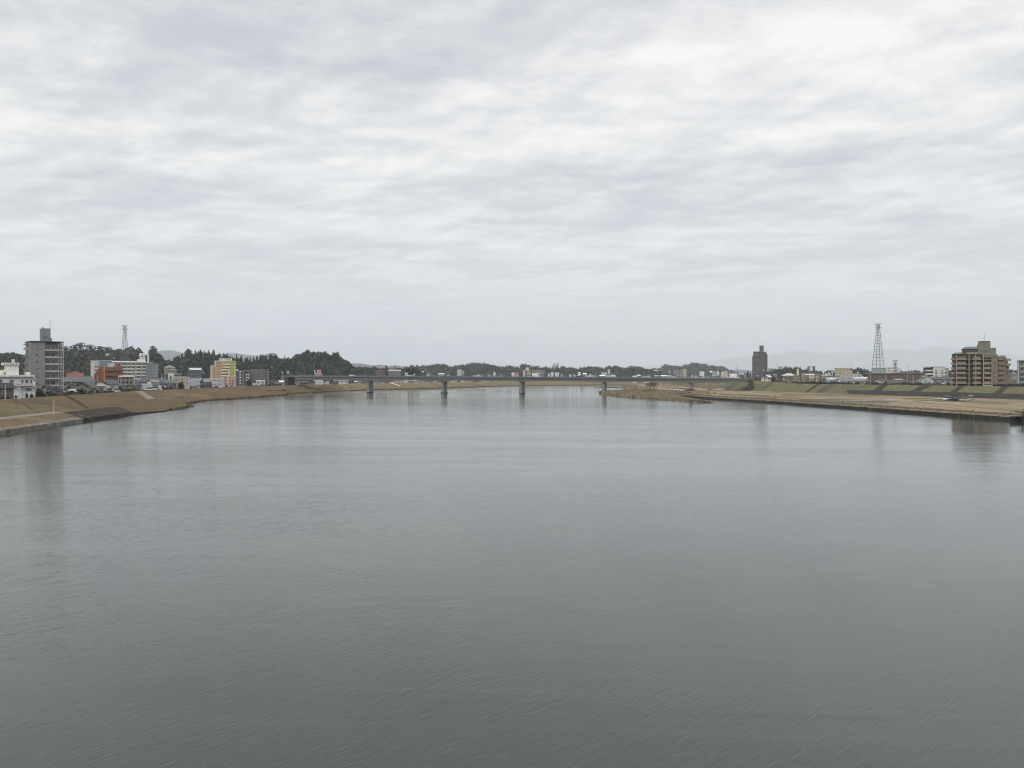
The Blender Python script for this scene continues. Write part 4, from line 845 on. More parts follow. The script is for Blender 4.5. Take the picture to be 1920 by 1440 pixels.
zone('under first bridge span', [
 (703, 716, 713.6, 715.8, 915, 'grey', 'slate', 'gable'), (715, 721, 713.4, 716, 915, 'white', 'dark tile', 'gable'), (721, 728, 714, 716, 925, 'brown', 'brown', 'gable'), (727, 740, 714, 716, 930, 'yellow', 'brown', 'flat', 'yellow row house with bright windows under the bridge'),
 (738, 752, 711.8, 714, 960, 'cream', 'rust', 'gable', 'long rust-red roof under the bridge between first and second piers'), (751, 759, 711.6, 714, 965, 'white', 'grey', 'gable'), (760.5, 765.5, 712.6, 713.2, 955, 'white', 'white', 'flat', 'bright white cube left of the banded white building'),
 (766, 773, 710.8, 713.4, 975, 'grey', 'pale', 'hip'), (792, 797, 711.6, 714, 990, 'pale grey', 'slate', 'front'), (797, 803, 713.4, 715.4, 985, 'white', 'dark tile', 'gable'), (806, 812, 714.4, 716, 1000, 'grey', 'dark tile', 'gable'), (812, 820, 713.6, 715.8, 1000, 'white', 'grey', 'gable'), (820, 826.5, 714, 716, 1010, 'brown', 'dark tile', 'gable')])
b = Bd('low_building', 'white building banded by two dark window strips, under the bridge left of the second pier', 'building', 779, 970, 5.4, 0)
b.box('wall', 773, 785.5, 710.4, None, .6, 9, 'dark grey')
for y0, y1 in ((710.2, 711.3), (713, 714.7), (716.6, 717.6)): b.box('wall_band', 773-(0 if y0 < 716 else -3), 785.5, y0, y1, -.3, .55, 'white')
zone('under second bridge span', [
 (842, 849, 713.6, 715.2, 1045, 'dark grey', 'pale', 'gable'), (848, 857, 712.8, 714.4, 1060, 'cream', 'white', 'gable'), (857, 863, 714, 715.6, 1060, 'brown', 'dark tile', 'gable'), (865, 870.4, 711.6, 713, 1080, 'white', 'white', 'front', 'white round-topped front with one dark opening, middle of the third span'),
 (872, 879, 712, 714, 1110, 'pink', 'grey', 'gable'), (879.5, 885, 713, 714.6, 1110, 'cream', 'grey', 'gable'), (887, 899, 711, 714, 1130, 'maroon', 'slate', 'gable'), (905.5, 911, 711.4, 713.4, 1150, 'white', 'dark tile', 'gable'), (910, 918, 711, 713.6, 1160, 'pale grey', 'white', 'gable'), (917, 925, 710.8, 713.6, 1165, 'grey', 'pale', 'gable'),
 (926, 933, 711.6, 713.4, 1190, 'cream', 'green', 'gable'), (933, 941, 711.6, 713.6, 1200, 'pale grey', 'slate', 'gable'), (942.5, 951, 711.8, 712.6, 1215, 'white', 'white', 'flat', 'white box with a dark window row left of the third pier'), (953, 958.5, 712.8, 714.2, 1240, 'white', 'dark tile', 'gable')])
zone('above the bridge left part', [
 (703.5, 722, 692.6, 694, 1100, 'maroon', 'dark tile', 'flat', 'reddish three-floor block above the bridge, below the dark water tower'), (728, 753, 693.2, 695.4, 1120, 'mauve', 'white', 'flat', 'long mauve block with a bright white roof band above the bridge'),
 (759, 764.6, 698.8, 699.4, 1050, 'white', 'white', 'flat', 'square white cube above the bridge right of the long mauve block'), (776, 779, 700.8, 701.4, 1050, 'white', 'white', 'flat', 'narrow white box beside the trees above the bridge')])
zone('on hazy ridge left of centre', [
 (708, 721, 690, 692, 1900, 'pale grey', 'slate', 'gable'), (730, 741, 688.6, 690.6, 2000, 'grey', 'slate', 'gable'), (742, 755, 687.4, 689.4, 2100, 'cream', 'pale', 'flat'), (755, 766, 688.6, 690.6, 2150, 'white', 'slate', 'gable'), (768, 778, 688.2, 690.4, 2250, 'pale grey', 'grey', 'gable'),
 (784, 791, 698.4, 700.6, 1700, 'white', 'slate', 'gable'), (788, 796, 696.4, 698.4, 1800, 'grey', 'white', 'gable'), (800, 806, 698.6, 700.6, 1700, 'pale grey', 'slate', 'gable'), (796, 803, 689.4, 691.4, 2400, 'white', 'grey', 'flat'), (805, 810, 689.8, 691.6, 2400, 'cream', 'grey', 'gable'),
 (822, 834, 699.6, 701.8, 1500, 'grey', 'pale', 'gable'), (836, 843, 702, 703.6, 1400, 'white', 'slate', 'gable'), (838, 848, 690.4, 692, 2450, 'cream', 'pale', 'flat'), (848, 856, 689.6, 691.8, 2500, 'white', 'slate', 'gable'), (862, 870, 688.6, 690.6, 2500, 'pale grey', 'slate', 'gable')], far=True, z0=5)
b = Bd('apartment_block', 'blank pale end wall block with dark balconied side above the second pier', 'apartment block', 863, 1300, 5.4, 0)
b.box('wall', 857, 865.6, 692.8, None, 0, 12, 'pale grey'); b.box('wall', 865.7, 870, 694, None, 1.2, 11, 'dark grey')
for y in (696.3, 699.2, 702.1): b.balcony(866.6, 869.6, y, 'white', 1.0, 1.2, 1.1)
b = Bd('water_tower', 'dark mushroom-shaped water tower above the bridge left part', 'water tower', 724, 1150, 5.4, 0)
mb = MB(); mb.cyl(0, 0, -.8, b.Z(689), 1.1, DARK, 10); mb.build('column', None, b.root); mb = MB(); mb.cyl(0, 0, b.Z(689.4), b.Z(688), 1.2, M('tank_teal', (70,92,98)), 12, 1.6); mb.cyl(0, 0, b.Z(688), b.Z(685.4), 1.6, MATS['tank_teal'], 12, 1.7); mb.build('tank', None, b.root)
zone('above the second bridge span', [
 (892, 898, 702.2, 703.6, 1500, 'white', 'white', 'gable'), (924.5, 928.5, 697, 700.4, 1650, 'white', 'white', 'front', 'bright white pointed gable alone on the dark hill above the bridge'), (914, 921, 701.6, 703, 1500, 'pale grey', 'slate', 'gable'), (938, 941, 702.6, 703.6, 1450, 'white', 'slate', 'gable'),
 (959.5, 965, 698.8, 700.4, 1700, 'white', 'white', 'gable'), (964, 974, 698.4, 701.6, 1600, 'pink', 'red', 'gable'), (946, 953, 690.6, 692, 2500, 'pale grey', 'grey', 'gable')], far=True, z0=5)
b = Bd('apartment_block', 'long cream apartment slab with white balcony bands and a rooftop box, right of third pier', 'apartment block', 998, 1450, 5.4, 0)
b.box('wall', 980.5, 985, 694.4, None, 0, 13, 'cream'); b.box('wall', 985.05, 1015.5, 694.6, None, 1.3, 13, 'brown'); b.box('wall', 1015.6, 1021, 693.8, None, .2, 13, 'blue grey'); b.box('penthouse', 985.8, 991.4, 689, 694.5, 3, 9, 'cream')
for y in (694.8, 697.3, 699.8, 702.3, 704.8):
    for p0, p1 in ((988, 995.5), (997.6, 1002), (1003.4, 1008.4), (1009.4, 1015)): b.box('balcony', p0, p1, y+.05, y+1.15, -.3, 1.2, 'cream')
    b.win(983.5, y+1.6, 1.2, 1.3, 0)
b = Bd('apartment_tower', 'grey hazy tower pair with two square rooftop shafts right of the cream slab', 'apartment tower', 1041, 2300, 5, 0)
b.box('wall', 1034.3, 1041.4, 685.8, None, 0, 20, 'grey'); b.box('wall', 1041.45, 1047.7, 685.4, None, -1.5, 20, 'grey'); b.box('wall_panel', 1044, 1046.8, 687.6, 696, -1.8, -1.52, 'pale grey'); b.box('roof_shaft', 1037.6, 1040.6, 681.4, 685.7, 3, 12, 'grey'); b.box('roof_shaft', 1043.4, 1047, 681, 685.3, 3, 12, 'grey')
zone('on ridge right of twin tower', [
 (1027, 1032, 699.4, 701, 1800, 'white', 'slate', 'gable'), (1033.5, 1038, 698, 699.6, 1900, 'white', 'white', 'flat'), (1040, 1048, 698.6, 700.2, 1850, 'cream', 'pale', 'gable'), (1050, 1056, 694.4, 696, 2200, 'pale grey', 'pale', 'flat'), (1052, 1055, 700.4, 702, 1700, 'white', 'slate', 'front'),
 (1063.6, 1072.6, 690, 691, 2600, 'cream', 'pale', 'flat'), (1074, 1083, 689.8, 690.8, 2600, 'white', 'pale', 'flat'), (1087, 1097, 689.6, 691, 2650, 'cream', 'pale', 'flat'), (1067.6, 1072.4, 702.6, 703.2, 1500, 'white', 'white', 'flat', 'small bright white oblong just over the bridge parapet, right of centre'), (1076.4, 1079.4, 702, 703.8, 1500, 'white', 'white', 'front'), (1083.4, 1087.4, 702.6, 704, 1500, 'pale grey', 'white', 'gable'),
 (1084, 1089, 698, 699.2, 1900, 'white', 'pale', 'gable'), (1093, 1100, 699.4, 701.2, 1750, 'pale grey', 'white', 'gable'), (1088, 1098, 702.4, 705, 1200, 'maroon', 'brown', 'gable', 'dark red-brown gabled roof at the bridge parapet right of the white oblong'),
 (1098.6, 1115, 703.4, 704.6, 1350, 'cream', 'cream' if False else 'pale', 'flat', 'long low cream building just above the bridge parapet'), (1104, 1109, 700, 702, 1500, 'cream', 'green', 'front'), (1113, 1121, 702.6, 704.2, 1400, 'grey', 'slate', 'gable'), (1128, 1139, 698.2, 700, 1650, 'pale grey', 'pale', 'flat'),
 (1124, 1134, 703, 705, 1300, 'grey', 'white', 'gable'), (1137, 1145, 700.4, 703, 1400, 'cream', 'brown', 'hip'), (1145, 1155, 703, 705, 1350, 'white', 'pale', 'gable'), (1146, 1152, 700.6, 702.4, 1550, 'pale grey', 'slate', 'hip'), (1124, 1131, 688.8, 690.2, 2700, 'cream', 'pale', 'flat'), (1113, 1119, 689.6, 691, 2700, 'white', 'grey', 'gable'), (1152, 1158, 688.8, 690.4, 2700, 'pale grey', 'white', 'gable')], far=True, z0=5)
house(1139.4, 1143.6, 692.6, 693, 1600, 'cream', 'white', 'flat', 5, 'slim pale tower block rising from roofs left of the fourth pier', cat='tower', name='tower_block', phi=0, wins=False)
zone('above the bare bridge trees', [
 (1185, 1194, 704.6, 706, 1150, 'white', 'white', 'gable'), (1193.6, 1203, 702, 705, 1180, 'dark grey', 'pale', 'hip', 'pale pyramid roof over a dark hall above the bridge, left of the bare trees'), (1207.6, 1210, 705.8, 706.4, 1100, 'white', 'white', 'flat'), (1210.6, 1213, 705.8, 706.4, 1100, 'white', 'white', 'flat'),
 (1213.6, 1221, 701.2, 702.4, 1500, 'mauve', 'slate', 'flat'), (1214, 1219, 705.6, 706.2, 1150, 'cream', 'white', 'flat'), (1226.6, 1234.6, 704, 705.4, 1300, 'blue grey', 'pale', 'gable'), (1238, 1250, 703.4, 704.8, 1350, 'beige', 'white', 'gable'), (1249, 1262, 703.2, 704.6, 1400, 'cream', 'pale', 'flat'), (1252, 1256, 695, 696.4, 2800, 'white', 'white', 'flat'), (1210, 1218, 694.6, 696, 2600, 'pale grey', 'slate', 'gable'), (1226, 1238, 693.6, 695, 2600, 'grey', 'pale', 'gable')], far=True, z0=5)
b = Bd('apartment_block', 'tall mauve hazy apartment block with a cream end strip below the round hill', 'apartment block', 1274, 1700, 5.4, 0)
b.box('wall', 1262, 1280.6, 692.8, None, 0, 14, 'mauve'); b.box('wall', 1280.65, 1287, 691.6, None, -1, 14, 'beige')
for y in (695.6, 698.4, 701.2, 704, 706.8):
    for p0 in (1264.6, 1269, 1275): b.box('balcony', p0, p0+3, y, y+.9, -1.3, -.002, 'pale grey')
    b.win(1283.8, y, 1.5, 1.2, -1)
zone('above the bridge right end', [
 (1297, 1299.4, 703.4, 704.4, 1300, 'white', 'white', 'flat'), (1300.6, 1306.6, 706.4, 707, 1150, 'white', 'white', 'flat', 'low white box at the parapet right of the mauve block'), (1308, 1316, 705, 706.4, 1250, 'pale grey', 'slate', 'gable'), (1317.6, 1328.6, 705.4, 706.4, 1200, 'white', 'white', 'flat', 'long low white shed at the parapet below the round hill'),
 (1303, 1309, 702, 703.6, 1500, 'grey', 'slate', 'gable'), (1335, 1344, 703.2, 704.8, 1400, 'blue grey', 'pale', 'flat'), (1344, 1350, 703.6, 705, 1400, 'mauve', 'slate', 'gable'), (1352.6, 1356.6, 702.6, 703.4, 1450, 'pale grey', 'white', 'flat'), (1361, 1365, 706, 707.4, 1150, 'white', 'white', 'front'),
 (1352, 1358, 695.4, 697, 2400, 'cream', 'slate', 'flat'), (1358, 1365, 696, 698, 2300, 'pink', 'pale', 'flat'), (1366, 1373, 698.4, 700, 2000, 'pale grey', 'slate', 'gable'), (1373, 1379, 700.6, 702, 1800, 'white', 'white', 'gable'), (1385.6, 1394, 698.4, 700, 1500, 'white', 'pale', 'hip'), (1378, 1386, 697.4, 699, 2200, 'grey', 'slate', 'gable'), (1395, 1402, 699, 700.6, 1900, 'mauve', 'slate', 'gable'), (1394, 1397.6, 704, 705.4, 1200, 'pink', 'pale', 'flat'), (1312, 1321, 696.4, 697, 2700, 'white', 'white', 'flat')], far=True, z0=6)
b = Bd('low_building', 'pale grey block with bright white right edge at the round hill foot', 'building', 1341, 1900, 5.4, 0)
b.box('wall', 1335.6, 1345, 696.2, None, 0, 14, 'grey'); b.box('wall', 1345.05, 1348.4, 696, None, -1, 14, 'white'); b.gable(1331, 1335.5, 696, 698, 0, 10, 'white')
zone('right of the brown tower', [
 (1455, 1458.4, 694.6, 695.2, 1500, 'white', 'white', 'flat', 'thin white pillar building right of the brown tower'), (1459.4, 1466, 687.4, 688, 2300, 'grey', 'slate', 'flat'), (1469.6, 1476, 687.2, 688, 2300, 'mauve', 'slate', 'flat'), (1458, 1470, 692.4, 694, 1800, 'mauve', 'slate', 'flat'), (1466, 1474, 696.4, 698, 1400, 'tan', 'slate', 'gable'),
 (1437, 1444, 702.6, 704.4, 1050, 'cream', 'pale', 'gable'), (1434, 1440, 706.6, 708, 900, 'white', 'slate', 'gable'), (1418, 1424, 703.8, 705, 1000, 'pale grey', 'grey', 'gable'), (1426, 1433, 705.2, 706.4, 900, 'white', 'dark tile', 'gable'), (1439, 1446, 705.4, 706.6, 900, 'beige', 'white', 'gable'), (1448, 1456, 701.6, 703.4, 1000, 'tan', 'grey', 'gable'),
 (1466, 1493.5, 700, 704.2, 820, 'tan', 'pale', 'hip', 'broad pale hip roof over a tan hall right of the brown tower'), (1454, 1468.5, 708.6, 712.4, 680, 'dark grey', 'pale', 'gable', 'small dark open shelter with a pale roof on the right levee'), (1488, 1500, 703.6, 705.4, 800, 'beige', 'slate', 'gable')], 7.5)
b = Bd('water_tower', 'pale round tank standing on a slim column right of the broad pale hip roof', 'water tower', 1496, 900, 7.5, 0)
mb = MB(); mb.cyl(0, 0, -.8, b.Z(694), 1.5, WM('cream'), 10, 1.2); mb.build('column', None, b.root); mb = MB(); mb.cyl(0, 0, b.Z(694), b.Z(692), 1.1, WM('pale grey'), 10); mb.cyl(0, 0, b.Z(692), b.Z(691.2), 1.1, WM('pale grey'), 10, .4); mb.build('tank', None, b.root)
b = Bd('office_building', 'dark blue glass office block with a bright white centre panel on the right skyline', 'office building', 1521, 1300, 7.5, 0)
b.box('wall', 1514, 1528, 687, None, 0, 12, 'dark grey'); b.box('roof_slab', 1513.8, 1528.4, 685.9, 686.9, -.4, 12, 'white'); b.box('wall_panel', 1518, 1524, 687.2, 695, -.5, -.02, 'white'); b.box('glass_panel', 1515, 1517.4, 688, 697, -.4, -.02, GLASSB); b.box('glass_panel', 1524.6, 1527.6, 688, 700, -.4, -.02, GLASS)
zone('before dark blue glass block', [
 (1502, 1509, 698, 699.4, 900, 'pink', 'slate', 'flat'), (1509, 1518, 701, 703, 850, 'tan', 'pale', 'gable'), (1517, 1528, 700.8, 703.2, 860, 'cream', 'pale', 'gable'), (1528, 1537, 698.6, 700.4, 900, 'tan', 'slate', 'flat'), (1510, 1538, 697.6, 699.4, 1000, 'maroon', 'slate', 'flat'), (1530, 1536, 703, 704.6, 850, 'cream', 'slate', 'gable')], 7.5)
zone('left of right lattice pylon', [
 (1541, 1552, 702.4, 704, 900, 'cream', 'pale', 'gable'), (1549, 1552, 700, 700.6, 950, 'white', 'white', 'flat'), (1553, 1558, 701, 702, 920, 'cream', 'pale', 'flat'), (1543, 1574, 704.6, 706, 760, 'pale grey', 'slate', 'flat'), (1540, 1548, 709, 710.6, 700, 'grey', 'slate', 'gable'), (1549, 1566, 708.2, 711.4, 640, 'pale grey', 'pale', 'gable'),
 (1566, 1576, 707.6, 711, 640, 'white', 'grey', 'gable'), (1575, 1600, 705.4, 708.8, 680, 'pale grey', 'grey', 'gable'), (1578, 1622, 709.8, 713.6, 600, 'beige', 'grey', 'gable', 'long beige single-storey building with a grey roof, left of the lattice pylon'), (1597, 1626, 706.8, 710.4, 640, 'grey', 'pale', 'gable'), (1608, 1619, 704.8, 705.8, 700, 'grey', 'white', 'flat', 'small block with a bright white flat roof left of the lattice pylon'), (1600, 1608, 700.6, 702.6, 850, 'cream', 'pale', 'flat'), (1611, 1616, 701.4, 703, 850, 'pale grey', 'pale', 'flat'), (1620, 1627, 708, 709.6, 640, 'white', 'slate', 'gable')], 7.5)
for px, yt, nm in ((1544, 697.6, 'leftmost'), (1554.6, 698, 'middle'), (1560.4, 696.6, 'rightmost'), (1608.4, 697.4, 'solitary')):
    b = Bd('water_tank', f'{nm} white domed water tank on a post '+('left of the lattice pylon' if px > 1600 else 'in the row left of the beige block'), 'water tank', px, 900, 7.5)
    mb = MB(); mb.cyl(0, 0, -.8, b.Z(yt+3), .5, WM('pale grey'), 8); mb.build('post', None, b.root)
    bm = bmesh.new(); bmesh.ops.create_uvsphere(bm, u_segments=12, v_segments=8, radius=1.0); me = bpy.data.meshes.new('tank'); bm.to_mesh(me); bm.free(); me.materials.append(WM('white')); link('tank', me, b.root, (0, 0, b.Z(yt+1.6)))
b = Bd('low_building', 'beige three-storey building with two rows of small dark windows left of the lattice pylon', 'building', 1581, 760, 7.5, .05)
b.box('wall', 1566, 1594.6, 690.6, None, 0, 12, 'beige'); b.box('wall', 1594.65, 1598.5, 693.6, None, 1, 11.5, 'beige'); b.box('roof_parapet', 1565.6, 1595, 689.9, 690.55, -.2, 12.2, 'cream'); b.mast(1597, 683, 694)
for y, L in ((695, ((1566.8, 1.2), (1571, 1.8), (1575, 2.2), (1577.6, 2), (1582.4, 2.6), (1589.6, 2.8))), (700.8, ((1566.8, 1.2), (1571, 1.8), (1575, 2.2), (1578, 2), (1583.6, 1)))):
    for px, w_ in L: b.win(px, y, w_, 2)
b = Bd('apartment_block', 'off-white block with a slim stair tower immediately right of the lattice pylon', 'apartment block', 1678, 780, 7.5, .05)
b.box('wall', 1662, 1683.6, 688.6, None, 0, 11, LW); b.box('wall', 1683.65, 1688, 690.4, None, 1, 11, LW); b.box('stair_tower', 1674.5, 1682.8, 676, None, -1, 7, LW); b.box('tower_cap', 1674.2, 1683.1, 675, 675.9, -1.3, 7.3, 'pale grey'); b.box('tower_louvre', 1677.6, 1679.4, 680.6, 686.4, -1.1, -1.02, DARK)
for y in (691.2, 696.4):
    for px, w_ in ((1667.4, 3.4), (1672.8, 1.2)): b.win(px, y, w_, 1.8)
    b.win(1678.6, y, 5.4, 2.6, -1)
house(1636, 1662, 690.6, 691.4, 820, 'teal', 'green', 'flat', 7.5, 'teal-grey flat building behind the legs of the lattice pylon', phi=0, wins=False, cat='building')
b = Bd('sports_hall', 'very long brown shed with a darker roof line behind the lattice pylon foot', 'hall', 1685, 700, 7.5, .0)
BRW = M('wall_brown_sheet', (104,88,80), .1, .2, stain=.2); b.box('wall', 1624, 1672, 700.6, None, 0, 14, BRW); b.box('wall', 1672.05, 1746, 699.8, None, 2, 14, BRW); b.gable(1624, 1672, 699, 701.2, 0, 14, 'brown'); b.gable(1672.2, 1746, 698.2, 700.6, 2, 14, 'brown')
for px in range(1628, 1744, 7): b.win(px, 706.6, 2.2, 2.2, 0 if px < 1671 else 2, 'dark')
zone('before the long brown shed', [
 (1636, 1655, 711.4, 716.4, 590, 'cream', 'slate', 'front', 'cream gable-fronted house under the lattice pylon'), (1650, 1662, 710.6, 714, 620, 'white', 'slate', 'gable'), (1626, 1637, 714.4, 717, 590, 'tan', 'dark tile', 'gable'), (1664, 1702, 712.4, 718.2, 585, 'tan', 'brown', 'gable', 'low tan house with a wide brown tiled roof before the shed'), (1700, 1718, 714.6, 718, 585, 'tan', 'brown', 'gable', 'small tan shed left of the pale gabled hall'), (1678, 1692, 710.4, 711.4, 640, 'white', 'white', 'flat', 'thin bright white roof above the brown tiled house')], 7.5)
b = Bd('gabled_hall', 'pale grey gabled hall with arched openings left of the big rose apartment block', 'hall', 1741, 560, 7.5, .1)
mb = MB(); X, Z = b.X, b.Z; z_ = -.8; P = [(X(1717), z_), (X(1759), z_), (X(1759), Z(719.4)), (X(1740), Z(705.2)), (X(1717), Z(718.2))]
mint = M('wall_mint', (186,194,193), .06, .4, stain=.15)
mb.add([(x, 0, z) for x, z in P]+[(x, 12, z) for x, z in P], [(0,1,2,3,4),(9,8,7,6,5)]+[(i,5+i,5+(i+1)%5,(i+1)%5) for i in range(5)], mint); mb.build('wall', None, b.root)
mb = MB(); A = [(X(1740), -.4, Z(704.9)), (X(1764), -.4, Z(721)), (X(1764), 12.4, Z(721)), (X(1740), 12.4, Z(704.9))]; A2 = [(X(1716), -.4, Z(718.8)), (X(1740), -.4, Z(704.9)), (X(1740), 12.4, Z(704.9)), (X(1716), 12.4, Z(718.8))]
for q in (A, A2): mb.add([(x, y, z+.25) for x, y, z in q]+[(x, y, z) for x, y, z in q], [(0,1,2,3),(7,6,5,4),(0,4,5,1),(1,5,6,2),(2,6,7,3),(3,7,4,0)], RM('grey'))
mb.build('roof', None, b.root)
for px in (1721.4, 1728.4, 1735, 1743.4): b.win(px, 721.4, 2.8, 3.2)
b.win(1736, 716.8, 3, 2.2); b.box('roof_dormer', 1729, 1738, 704.6, 705.8, -.6, 6, 'white')
b = Bd('apartment_block', 'pale four-storey flats with dark deep balconies on their left, beyond the pale gabled hall', 'apartment block', 1752, 640, 7.5, .12)
b.box('wall', 1735, 1749.5, 688.8, None, 1.6, 13, 'dark grey'); b.box('wall', 1749.55, 1772, 688, None, 0, 13, LW); b.box('wall', 1772.05, 1779, 689.8, None, 1, 13, 'grey'); b.box('roof_parapet', 1734.4, 1772.4, 687.4, 687.95, -.3, 13.2, 'pale grey')
for y in (695.8, 702.2, 708.4): b.balcony(1735.4, 1749.3, y, LW, 1.0, 1.5, 1.5); b.win(1755.5, y+.4, 3.6, 3, 0, 'pale'); b.win(1767, y+.4, 3.6, 3, 0, 'pale'); b.balcony(1753.5, 1758, y+1.4, LW, .7, .7, 0); b.balcony(1764.6, 1769.4, y+1.4, LW, .7, .7, 0); b.balcony(1772.4, 1775.6, y+1, LW, .9, 1, 1)
house(1750, 1784, 706.6, 711, 600, 'grey', 'slate', 'gable', 7.5, 'wide grey-roofed house wedged between gabled hall and rose apartment block', phi=0)
house(1759, 1770, 718.6, 719.4, 540, 'grey', 'white', 'flat', 7.5, 'low carport with a white flat roof left of the rose block', phi=0, wins=False, cat='carport', name='carport')
zone('right of rose apartment block', [(1896, 1908, 700.4, 703, 900, 'grey', 'slate', 'gable'), (1898, 1904, 697.4, 698.4, 1000, 'white', 'slate', 'flat'), (1893, 1907, 711, 714, 640, 'mauve', 'slate', 'gable')], 7.5)

# ------------------------------------------------------------------ lattice pylons, masts, chimney
PYL = M('pylon_steel', (104,112,110), .1, 2)
def pylon(px, D, z0, ytop, R0, R1, wy, al, label, arm):
    m = D/F; H = EYE+(HZ-ytop)*m-z0; t_ = tag(empty('lattice_pylon', ((px-960)*m, D, z0), -math.atan((px-960)/F)), label, 'pylon')
    hw = H*(wy)                    # height of the waist
    def corner(k, z):
        r = R0+(R1-R0)*min(1, z/hw) if z < hw else R1
        a = al+k*math.pi/2; return Vector((r*math.cos(a), r*math.sin(a), z))
    for k in range(4):
        mb = MB(); mb.bar(corner(k, -.5), corner(k, hw), .2, PYL, 4, .16); mb.bar(corner(k, hw), corner(k, H), .2, PYL, 4, .16); mb.build('leg', None, t_)
    z = 2; 
    while z < H-1:
        stp = max(2.4, (R0+(R1-R0)*min(1, z/hw))*.62)
        mb = MB()
        for k in range(4): mb.bar(corner(k, z), corner(k+1, z), .09, PYL, 4)
        mb.build('girt', None, t_)
        if z+stp < H:
            mb = MB()
            for k in range(4): mb.bar(corner(k, z), corner(k+1, z+stp), .03, PYL, 3); mb.bar(corner(k+1, z), corner(k, z+stp), .03, PYL, 3)
            mb.build('bracing', None, t_)['kind'] = 'stuff'
        z += stp
    for dz, w_ in arm:
        mb = MB(); zz = H-dz; mb.box(-w_, w_, -.7, .7, zz-.35, zz, PYL); mb.bar((-w_, 0, zz-.2), (0, 0, zz-1.6), .07, PYL); mb.bar((w_, 0, zz-.2), (0, 0, zz-1.6), .07, PYL); mb.build('crossarm', None, t_)
    return t_
pylon(1646.5, 740, 7.5, 607, 6.6, 1.15, .95, R(18), 'tall tapering lattice pylon on the right bank with platform arms at its top', ((0, 3.1), (3.4, 2.9)))
pylon(234, 790, 5.4, 610.5, 5.6, 1.15, .95, R(20), 'tall lattice pylon rising behind the long white apartments on the left bank', ((0, 2.7), (3.0, 3.2)))
def mast(px, D, z0, yt, r, label, name='mast', cat='mast', mat=None, r2=None):
    t_ = tag(empty(name, ((px-960)*D/F, D, z0)), label, cat); mb = MB(); mb.cyl(0, 0, -.6, EYE+(HZ-yt)*D/F-z0, r, mat or PYL, 8, r2 or r*.6); mb.build('shaft', None, t_); return t_
mast(1241.3, 2600, 6, 683, 1.3, 'slim tall chimney on the skyline left of the round hill', 'chimney', 'chimney', WM('grey'), 1.0)
mast(1383, 5500, 7, 682, 2.2, 'hazy transmission mast on the low far hill left of the brown tower', r2=.8)
mast(871.6, 2300, 30, 683.4, .5, 'thin mast on the skyline where the flat-topped hill begins')
mast(961.8, 2300, 20, 685.2, .5, 'thin mast in the dip of the ridge left of the cream slab')
mast(1107.6, 2400, 20, 686, .6, 'short mast on the ridge right of the twin tower')
mast(1458.4, 1900, 7, 683, .5, 'thin mast left of the two small rooftop boxes right of the brown tower')
mast(1704, 1500, 7, 680, .3, 'thin mast above the brown shed roof')
def pole(px, D, z0, yt, label, lamp=False, wood_=True):
    t_ = tag(empty('street_lamp' if lamp else 'utility_pole', ((px-960)*D/F, D, z0)), label, 'street lamp' if lamp else 'utility pole'); H = EYE+(HZ-yt)*D/F-z0
    mb = MB(); mb.cyl(0, 0, -.4, H, .17, WM('pale grey'), 6, .11); mb.build('pole', None, t_)
    if lamp: mb = MB(); mb.bar((0, 0, H-.2), (1.6, 0, H+.3), .06, WM('pale grey')); mb.box(1.3, 2.3, -.15, .15, H+.2, H+.36, WM('pale grey')); mb.build('lamp_head', None, t_)
    else:
        for dz in (.5, 1.3): mb = MB(); mb.box(-.9, .9, -.06, .06, H-dz-.12, H-dz, DARK); mb.build('crossarm', None, t_)
    return t_
pole(1701, 560, 7.5, 700.6, 'pale lamp post with a curved arm standing against the brown shed', True)
pole(1661, 600, 7.5, 702, 'pole right of the lattice pylon base against the brown shed')
pole(1540.6, 600, 7.8, 709, 'thin pale pole at the left end of the dark hedge on the right levee'); pole(1553.6, 590, 7.8, 708, 'thin pale pole over the middle of the dark hedge on the right levee'); pole(1563.4, 585, 7.8, 707, 'thin pale pole near the right end of the dark hedge')
pole(36.5, 290, 5.6, 713, 'grey pole standing in front of the white block'); pole(10, 285, 5.6, 722, 'pole at the left edge beside the brown tiled house')
pole(554.6, 705, 5.6, 706.6, 'white lamp post beside the white garage under the bridge approach', True); pole(303, 560, 5.4, 700, 'pole at the right end of the long white apartments')
for px, D, yt, lb in ((660, 720, 695, 'left of the first pier'), (686, 720, 698, 'above the first pier')): pole(px, D, 12.5, yt, 'thin pole rising over the bridge parapet '+lb)

for i, (px, D, yt) in enumerate([(92, 360, 719), (112, 380, 714), (133, 380, 712), (158, 400, 709), (183, 420, 706), (222, 450, 705), (252, 480, 703), (276, 500, 704), (322, 520, 706), (352, 540, 707), (372, 560, 706)]):
    pole(px, D, 5.4, yt, ORD[i]+' utility pole from the left among the houses between grey tower and hotel')
for i, (px, D, yt) in enumerate([(1478, 640, 702), (1508, 620, 703), (1532, 610, 701), (1588, 600, 701), (1612, 600, 702), (1632, 590, 700), (1676, 590, 703), (1712, 580, 702), (1770, 560, 704)]):
    pole(px, D, 7.5, yt, ORD[i]+' utility pole from the left in the right bank town behind the levee')

